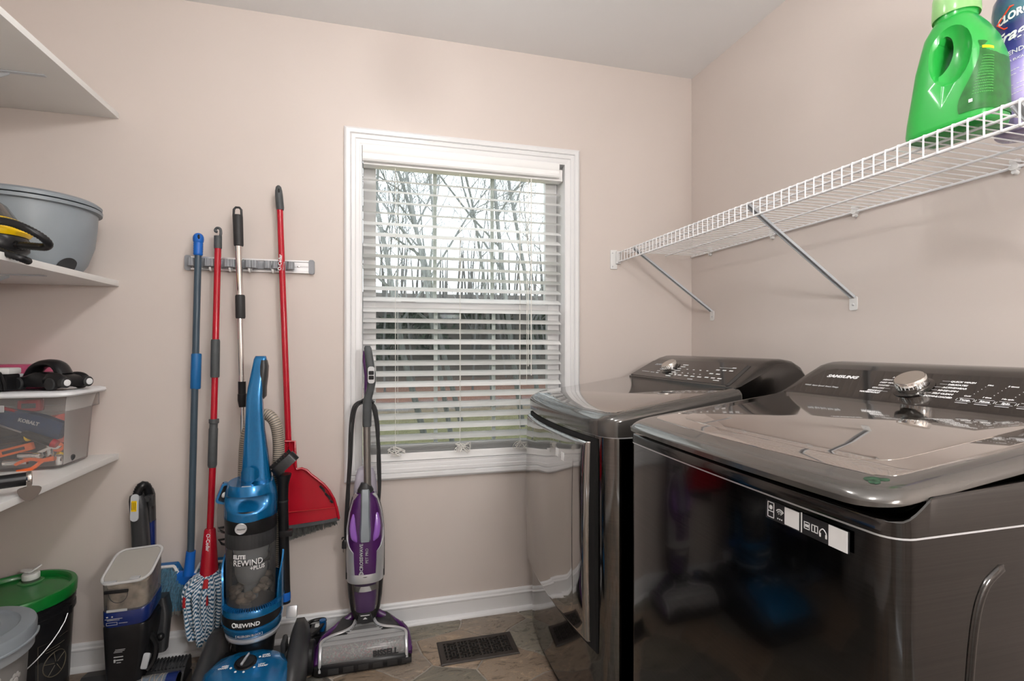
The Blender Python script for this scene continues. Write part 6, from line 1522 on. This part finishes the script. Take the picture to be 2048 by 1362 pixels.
# ------------------------------------------------------------------ lowest shelf: clear bin of tools and what lies on it
bn = thing('storage_bin', 'clear plastic storage bin with white lid holding tools on the lowest shelf', 'bin', (-1.110, 2.020, .761))
BX0, BX1, BY0, BY1 = -.185, .165, -.105, .095
def bring(k, z, r=.018): return [(x, y, z) for x, y in rrect(BX0 + k, BX1 - k, BY0 + k, BY1 - k, r, 5)]
MB().loft([bring(.020, .0015), bring(.014, .006), bring(.004, .168), bring(.002, .172), bring(-.010, .174), bring(-.010, .212), bring(-.007, .215), bring(-.003, .208), bring(.006, .168), bring(.016, .010)]).build('tub', M['clear_bin'], bn, angle=40)
MB().loft([bring(-.012, .2165, .03), bring(-.024, .2172, .03), bring(-.028, .222, .03), bring(-.026, .230, .03), bring(-.016, .2335, .03), bring(.012, .234, .03), bring(.018, .231, .03)]).build('lid', mat('milky_lid', (.78, .80, .82), .35), bn, angle=40)
MB().b2(-.040, .020, -.1180, -.1155, .176, .196, .002).build('latch_tab', clear_plastic('latch_clear', (.7, .7, .7), .4), bn)
for ch in bn.children:
    for v in ch.data.vertices: v.co.z *= 1.065
Bq = lambda x, y, z: V3((bn.location.x + x, bn.location.y + y, bn.location.z + z))
def loose(name, label, cat, p, m, build, rot=None):
    o = thing(name, label, cat, p, rot=rot, group='tools inside the clear bin'); build(o); return o
def sock(o, L=.062, r=.010):
    MB().lathe([(r * .82, -L / 2), (r, -L / 2 + .001), (r, 0), (r * .92, .002), (r * .92, L / 2 - .001), (r * .80, L / 2), (r * .72, L / 2 - .002), (r * .70, L / 4)], n=22).build('barrel', M['chrome'], o, angle=30)
for k, (p, rt, L, lab) in enumerate([((.112, -.070, .060), (10, 6, 0), .072, 'chrome deep socket standing upright at the front of the clear bin'), ((.066, -.080, .046), (90, 0, 78), .066, 'chrome socket lying flat at the front of the clear bin'), ((.028, -.080, .026), (90, 0, 96), .060, 'chrome socket lying flat at the left in the clear bin'),
                                   ((.118, .0, .052), (58, 0, -40), .056, 'chrome socket leaning to the right beside the pink tape in the bin'), ((.138, -.074, .028), (16, 0, 30), .030, 'short chrome socket at the bottom front corner of the clear bin')]):
    loose('socket', lab, 'socket', Bq(*p), None, lambda o, L=L: sock(o, L), tuple(R(a) for a in rt))
def wrench(o):
    mb = MB(); mb.prism([(-.05, -.005), (.03, -.004), (.03, .004), (-.05, .005)], -.002, .002, I4); mb.prism([(.045 + .015 * math.cos(R(a)), .013 * math.sin(R(a))) for a in range(40, 330, 20)] + [(.045, -.003), (.045, .004)], -.003, .003, I4); mb.build('shank', M['chrome'], o)
loose('wrench', 'small chrome open wrench lying on the sockets in the bin', 'wrench', Bq(.094, -.080, .056), None, wrench, (R(80), R(-25), 0))
def screwdriver(o, h1, h2):
    MB().tube([(-.10, 0, 0), (0, 0, 0)], .0028, 8).build('shaft', M['chrome'], o)
    MB().tube([(0, 0, 0), (.006, 0, 0), (.02, 0, 0), (.085, 0, 0), (.098, 0, 0)], [.006, .011, .0125, .0135, .009], 8).build('handle', h1, o)
    MB().tube([(.086, 0, 0), (.100, 0, 0), (.102, 0, 0)], [.0142, .0125, .008], 10).build('butt', h2, o)
loose('screwdriver', 'black and red screwdriver slanting down across the bin front', 'screwdriver', Bq(.045, -.080, .118), None, lambda o: screwdriver(o, M['black'], M['red']), (0, R(24), 0))
loose('screwdriver', 'black screwdriver with a yellow end low at the left of the bin', 'screwdriver', Bq(-.030, -.070, .092), None, lambda o: screwdriver(o, M['black'], M['yellow']), (0, R(-8), R(-4)))
def pliers(o, m):
    mb = MB(); mb.tube(curve_pts([(-.07, 0, .010), (-.03, 0, .016), (.0, 0, .004), (.03, 0, .0)], 14), [.006] * 12 + [.006, .005, .004][:3], 8); mb.tube(curve_pts([(-.07, 0, -.014), (-.03, 0, -.014), (.0, 0, .002), (.03, 0, .004)], 14), .006, 8); mb.build('grips', m, o)
loose('pliers', 'pliers with red grips standing at the left of the bin', 'pliers', Bq(.030, -.045, .150), None, lambda o: pliers(o, M['red']), (0, R(30), 0))
loose('pliers', 'pliers with orange grips lying on the floor of the bin', 'pliers', Bq(.100, -.084, .026), None, lambda o: pliers(o, M['orange']), (0, R(-12), 0))
def pouch(o):
    mb = MB(); mb.loft([[(x, y * (1 - .3 * abs(x) / .09), z * (1 - .25 * abs(x) / .09)) for y, z in ((-.02, -.035), (.02, -.035), (.025, 0), (.018, .035), (-.018, .035), (-.025, 0))] for x in (-.09, -.07, -.03, .02, .06, .085)]); mb.build('pouch', mat('navy_fabric', (.010, .035, .095), .8, var=.3, scale=40, bump=.3), o, angle=60)
    text('lettering', 'KOBALT', .015, frame((-.030, -.0262, .004), (1, 0, -.0), (0, 0, 1)), M['print_grey'], o, .0006)
loose('tool_pouch', 'navy fabric tool pouch in the middle of the bin', 'pouch', Bq(.050, -.035, .140), None, pouch, (0, R(18), 0))
def tape(o, r1, r2, w_, m):
    MB().lathe([(r2, -w_ / 2), (r1, -w_ / 2), (r1, w_ / 2), (r2, w_ / 2), (r2, -w_ / 2)], n=40, cap0=False, cap1=False).build('tape', m, o, angle=30); MB().lathe([(r2 * .92, -w_ / 2), (r2, -w_ / 2), (r2, w_ / 2), (r2 * .92, w_ / 2), (r2 * .92, -w_ / 2)], n=32, cap0=False, cap1=False).build('core', M['bracket'], o, angle=30)
loose('tape_roll', 'large roll of pink red tape standing at the right end of the bin', 'tape', Bq(.088, .030, .112), None, lambda o: tape(o, .048, .025, .072, M['pink']), (R(82), R(6), R(52)))
loose('tape_roll', 'small roll of orange tape at the bottom of the bin', 'tape', Bq(.126, -.052, .064), None, lambda o: tape(o, .015, .005, .016, M['orange']), (R(80), 0, R(20)))
def block(o, d, m): MB().box((0, 0, 0), d, min(d) * .2).build('body', m, o); MB().box((0, -d[1] / 2, 0), (d[0] * .6, .002, d[2] * .4), .0008).build('face', M['dark'], o)
loose('tool_case', 'dark tool case filling the back of the clear bin', 'case', Bq(-.06, .035, .085), None, lambda o: block(o, (.20, .07, .14), M['black_soft']), (0, 0, R(3)))
loose('tape_measure', 'red tape measure near the top of the bin', 'tape measure', Bq(.02, .010, .195), None, lambda o: block(o, (.06, .04, .04), M['red']), (0, 0, R(10)))
loose('utility_knife', 'orange utility knife on the bottom of the bin', 'knife', Bq(.010, -.050, .060), None, lambda o: block(o, (.10, .016, .024), M['orange']), (0, R(-14), 0))
loose('glue_bottle', 'yellow capped small bottle low at the right of the bin', 'bottle', Bq(.138, -.030, .030), None, lambda o: (MB().lathe([(.010, -.02), (.012, -.018), (.012, .01), (.006, .018)], n=18).build('body', M['dark'], o), MB().lathe([(.0065, .016), (.007, .018), (.006, .030)], n=14).build('cap', M['yellow'], o)), (R(60), 0, R(-30)))

tc_ = thing('toy_car', 'black plastic toy car with a handle roof and white headlights on the bin lid', 'toy car', (-1.010, 1.990, 1.0108))
tx = lambda pts, w0, w1, m, nm: MB().prism(pts, w0, w1, frame((0, 0, 0), (1, 0, 0), (0, 0, 1))).build(nm, m, tc_, angle=50)
prof = [(a.x, a.y) for a in curve_pts([(-.110, .012, 0), (-.112, .030, 0), (-.100, .040, 0), (-.070, .042, 0), (-.045, .048, 0), (-.020, .056, 0), (.020, .052, 0), (.050, .050, 0), (.075, .044, 0), (.088, .030, 0), (.090, .014, 0), (.070, .010, 0), (-.09, .010, 0)], 52, True)]
mb = MB(); rings = []
for y, k in ((-.050, .80), (-.046, .93), (-.038, 1), (.038, 1), (.046, .93), (.050, .80)): rings.append([(x * (.9 + .1 * k), y, .012 + (z - .012) * k) for x, z in prof])
mb.loft(rings); mb.build('car_body', M['black'], tc_, angle=50)
mb = MB(); mb.tube(curve_pts([(-.082, 0, .038), (-.062, 0, .066), (-.035, 0, .081), (.0, 0, .084), (.026, 0, .074), (.046, 0, .046)], 24), .013, 12, flat=2.1); mb.build('handle_roof', M['black'], tc_, angle=60)
for x in (-.068, .052):
    for sg in (-1, 1):
        MB().lathe([(.004, -.010), (.017, -.010), (.020, -.007), (.020, .007), (.017, .010), (.004, .010)], n=24).build('wheel', M['black_soft'], tc_, mx=Matrix.Translation((x, sg * .046, .0202)) @ Matrix.Rotation(R(90), 4, 'X'))
for sg in (-1, 1):
    MB().sphere((.050, sg * .036, .030), .026, (1.75, .72, 1.0), 24).build('fender', M['black'], tc_)
    MB().lathe([(.0165, -.012), (.0165, .002), (.0135, .005)], n=24).build('headlight_ring', M['black_soft'], tc_, mx=Matrix.Translation((.092, sg * .036, .024)) @ Matrix.Rotation(R(90), 4, 'Y'))
    MB().lathe([(.0110, .003), (.0100, .007), (.004, .0085)], n=20).build('headlight', M['print'], tc_, mx=Matrix.Translation((.092, sg * .036, .024)) @ Matrix.Rotation(R(90), 4, 'Y'))
tc_.rotation_euler = (0, 0, R(-24)); tc_.location = (-1.010, 1.990, 1.0108)
pk = thing('card_box', 'flat pink card box lying on the bin lid behind the toy car', 'box', (-1.150, 2.075, 1.0108))
MB().b2(-.085, .085, -.045, .045, 0, .074, .002).build('box_body', M['pinkbox'], pk); MB().b2(-.0855, .0855, -.0455, .0455, .0735, .078, .001).build('box_lid', M['pinkbox'], pk); MB().b2(-.02, .05, -.0462, -.0452, .02, .05).build('paper_label', M['print'], pk)
pk.rotation_euler = (0, 0, R(-8))
cl_ = thing('hair_clipper', 'white and black electric clipper with its black cord on the bin lid', 'clipper', (-1.175, 1.955, 1.0108))
MB().b2(-.09, .085, -.030, .030, .052, .072, .006).build('white_top', M['white_p'], cl_); MB().b2(-.09, .080, -.032, .032, 0, .052, .005).build('black_base', M['black'], cl_); MB().b2(.02, .062, -.0335, -.0318, .022, .034).build('maker_plate', M['print_grey'], cl_)
mb = MB(); rr = random.Random(5)
for k in range(5): mb.tube(curve_pts([V3((.030 + .009 * k, -.046, .004)), V3((.020 + .010 * k, -.050, .03)), V3((.030 + .010 * k, -.048, .060)), V3((.044 + .009 * k, -.046, .034)), V3((.048 + .009 * k, -.046, .004))], 18), .0036, 6)
mb.build('coiled_cord', M['black'], cl_)
pole = thing('telescopic_pole', 'black tube with a chrome clip lying across the front of the lowest shelf', 'pole', (-1.029, 1.557, .800), R(30))
MB().tube([(-.10, 0, 0), (.166, 0, 0)], .0175, 20).build('tube', M['black'], pole); MB().tube([(.160, 0, 0), (.163, 0, 0), (.170, 0, 0), (.172, 0, 0)], [.018, .0195, .0195, .017], 20).build('end_ring', M['steel'], pole)
mb = MB(); mb.prism([(-.004, 0), (.004, 0), (.005, -.012)] + [(a.x, a.y) for a in curve_pts([(.018, -.015, 0), (.0235, -.020, 0), (.020, -.033, 0), (.010, -.047, 0), (0, -.051, 0), (-.010, -.047, 0), (-.020, -.033, 0), (-.0235, -.020, 0), (-.018, -.015, 0)], 30)] + [(-.005, -.012)], -.0025, .0025, frame((.166, -.022, -.004), (1, 0, 0), (0, 0, 1))); mb.build('clip', mat('dark_steel', (.22, .20, .19), .25, metal=1.0), pole, angle=30)
dn = thing('folded_cloth', 'blue denim cloth hanging over the front edge of the lowest shelf at far left', 'cloth', (-.8905, 1.36, .761))
mb = MB()
pr_ = [(-.32, .002), (-.30, .100), (-.02, .135), (.012, .125), (.024, .09), (.0270, -.01), (.0245, -.050), (.0060, -.045), (.0060, -.002), (-.02, .0015)]
mb.loft([[(x + .004 * math.sin(y * 60 + z * 40), y, z + .006 * math.sin(y * 35)) if z > .02 or x > .0125 else (x, y, z) for x, z in pr_] for y in [-.13 + .258 * k / 16 for k in range(17)]]); mb.build('cloth', M['denim'], dn, angle=70)

# ------------------------------------------------------------------ floor register
vr = thing('floor_register', 'dark bronze floor register with a basket weave grille in front of the window', 'register', (.378, 1.907, 0))
hx, hy_ = .147, .074
mb = MB(); o_ = [(-hx, -hy_), (hx, -hy_), (hx, hy_), (-hx, hy_)]
def sc_(k, z): return [(x - math.copysign(k, x), y - math.copysign(k, y), z) for x, y in o_]
mb.loft([sc_(0, .0003), sc_(0, .002), sc_(.004, .0055), sc_(.022, .0055), sc_(.022, .0012)], cap0=False, cap1=False); mb.build('frame', M['register'], vr, angle=20)
mb = MB(); mb.b2(-hx + .02, hx - .02, -hy_ + .02, hy_ - .02, .0003, .0009); mb.build('duct', M['void'], vr)
mb = MB(); cw_, ch_ = .0168, .0166
nx_, ny_ = 12, 5
for i in range(nx_):
    for j in range(ny_):
        x = -hx + .022 + (2 * hx - .044) * (i + .5) / nx_; y = -hy_ + .022 + (2 * hy_ - .044) * (j + .5) / ny_
        k = (i + 2 * j) % 4
        if k == 0: mb.b2(x - .0086, x + .0086, y - .0026, y + .0026, .0012, .0054); mb.b2(x - .0026, x + .0026, y - .0105, y + .0105, .0012, .0050)
        elif k == 1: mb.b2(x - .0086, x + .0086, y - .0085, y - .0050, .0012, .0054); mb.b2(x - .0086, x + .0086, y + .0050, y + .0085, .0012, .0054)
        elif k == 2: mb.b2(x - .0026, x + .0026, y - .0105, y + .0105, .0012, .0054); mb.b2(x - .0086, x + .0086, y - .0022, y + .0022, .0012, .0050)
        else: mb.b2(x - .0075, x - .0042, y - .0105, y + .0105, .0012, .0054); mb.b2(x + .0042, x + .0075, y - .0105, y + .0105, .0012, .0054)
mb.build('grille', M['register'], vr, smooth=False)

# ------------------------------------------------------------------ ceiling lamp and the added fill lamps
for k, (p, r, watt) in enumerate(LAMPS):
    m, nt, b, out = _nt('lamp_globe'); b.inputs['Base Color'].default_value = (.9, .9, .9, 1)
    b.inputs['Emission Color'].default_value = (*LAMP_COLOR, 1); b.inputs['Emission Strength'].default_value = watt / (PI * 4 * PI * r * r)
    if k < 2:
        t = thing('ceiling_and_fill_lamp', ('semi flush ceiling lamp with a milky globe nearer the window', 'semi flush ceiling lamp with a milky globe farther from the window')[k], 'lamp', (p[0], p[1], ZC)); gz_ = p[2] - ZC  # the second one is an unseen addition that fills the room with light
        MB().lathe([(.055, -.0005), (.058, -.006), (.056, -.020), (.030, -.028)], n=32).build('canopy', M['steel'], t)
        MB().cyl((0, 0, -.027), (0, 0, gz_ + r * .98), .007, n=12).build('stem', M['steel'], t)
        MB().lathe([(.012, gz_ + r * 1.09), (.034, gz_ + r * 1.03), (.036, gz_ + r * .95)], n=24).build('globe_cap', M['steel'], t)
    else:  # lamp on a pole behind the camera, added to brighten the walls
        t = thing('floor_lamp', 'slim floor lamp with a milky globe standing near the door', 'lamp', (p[0], p[1], 0)); gz_ = p[2]
        MB().lathe([(.13, .0005), (.135, .006), (.13, .016), (.02, .026)], n=40).build('base', M['steel'], t)
        MB().cyl((0, 0, .02), (0, 0, gz_ - r * .98), .011, n=14).build('pole', M['steel'], t)
        MB().lathe([(.012, gz_ - r * 1.12), (.045, gz_ - r * 1.02), (.048, gz_ - r * .92)], n=24).build('globe_cap', M['steel'], t)
    MB().sphere((0, 0, gz_), r, (1, 1, 1), 32).build('globe', m, t)
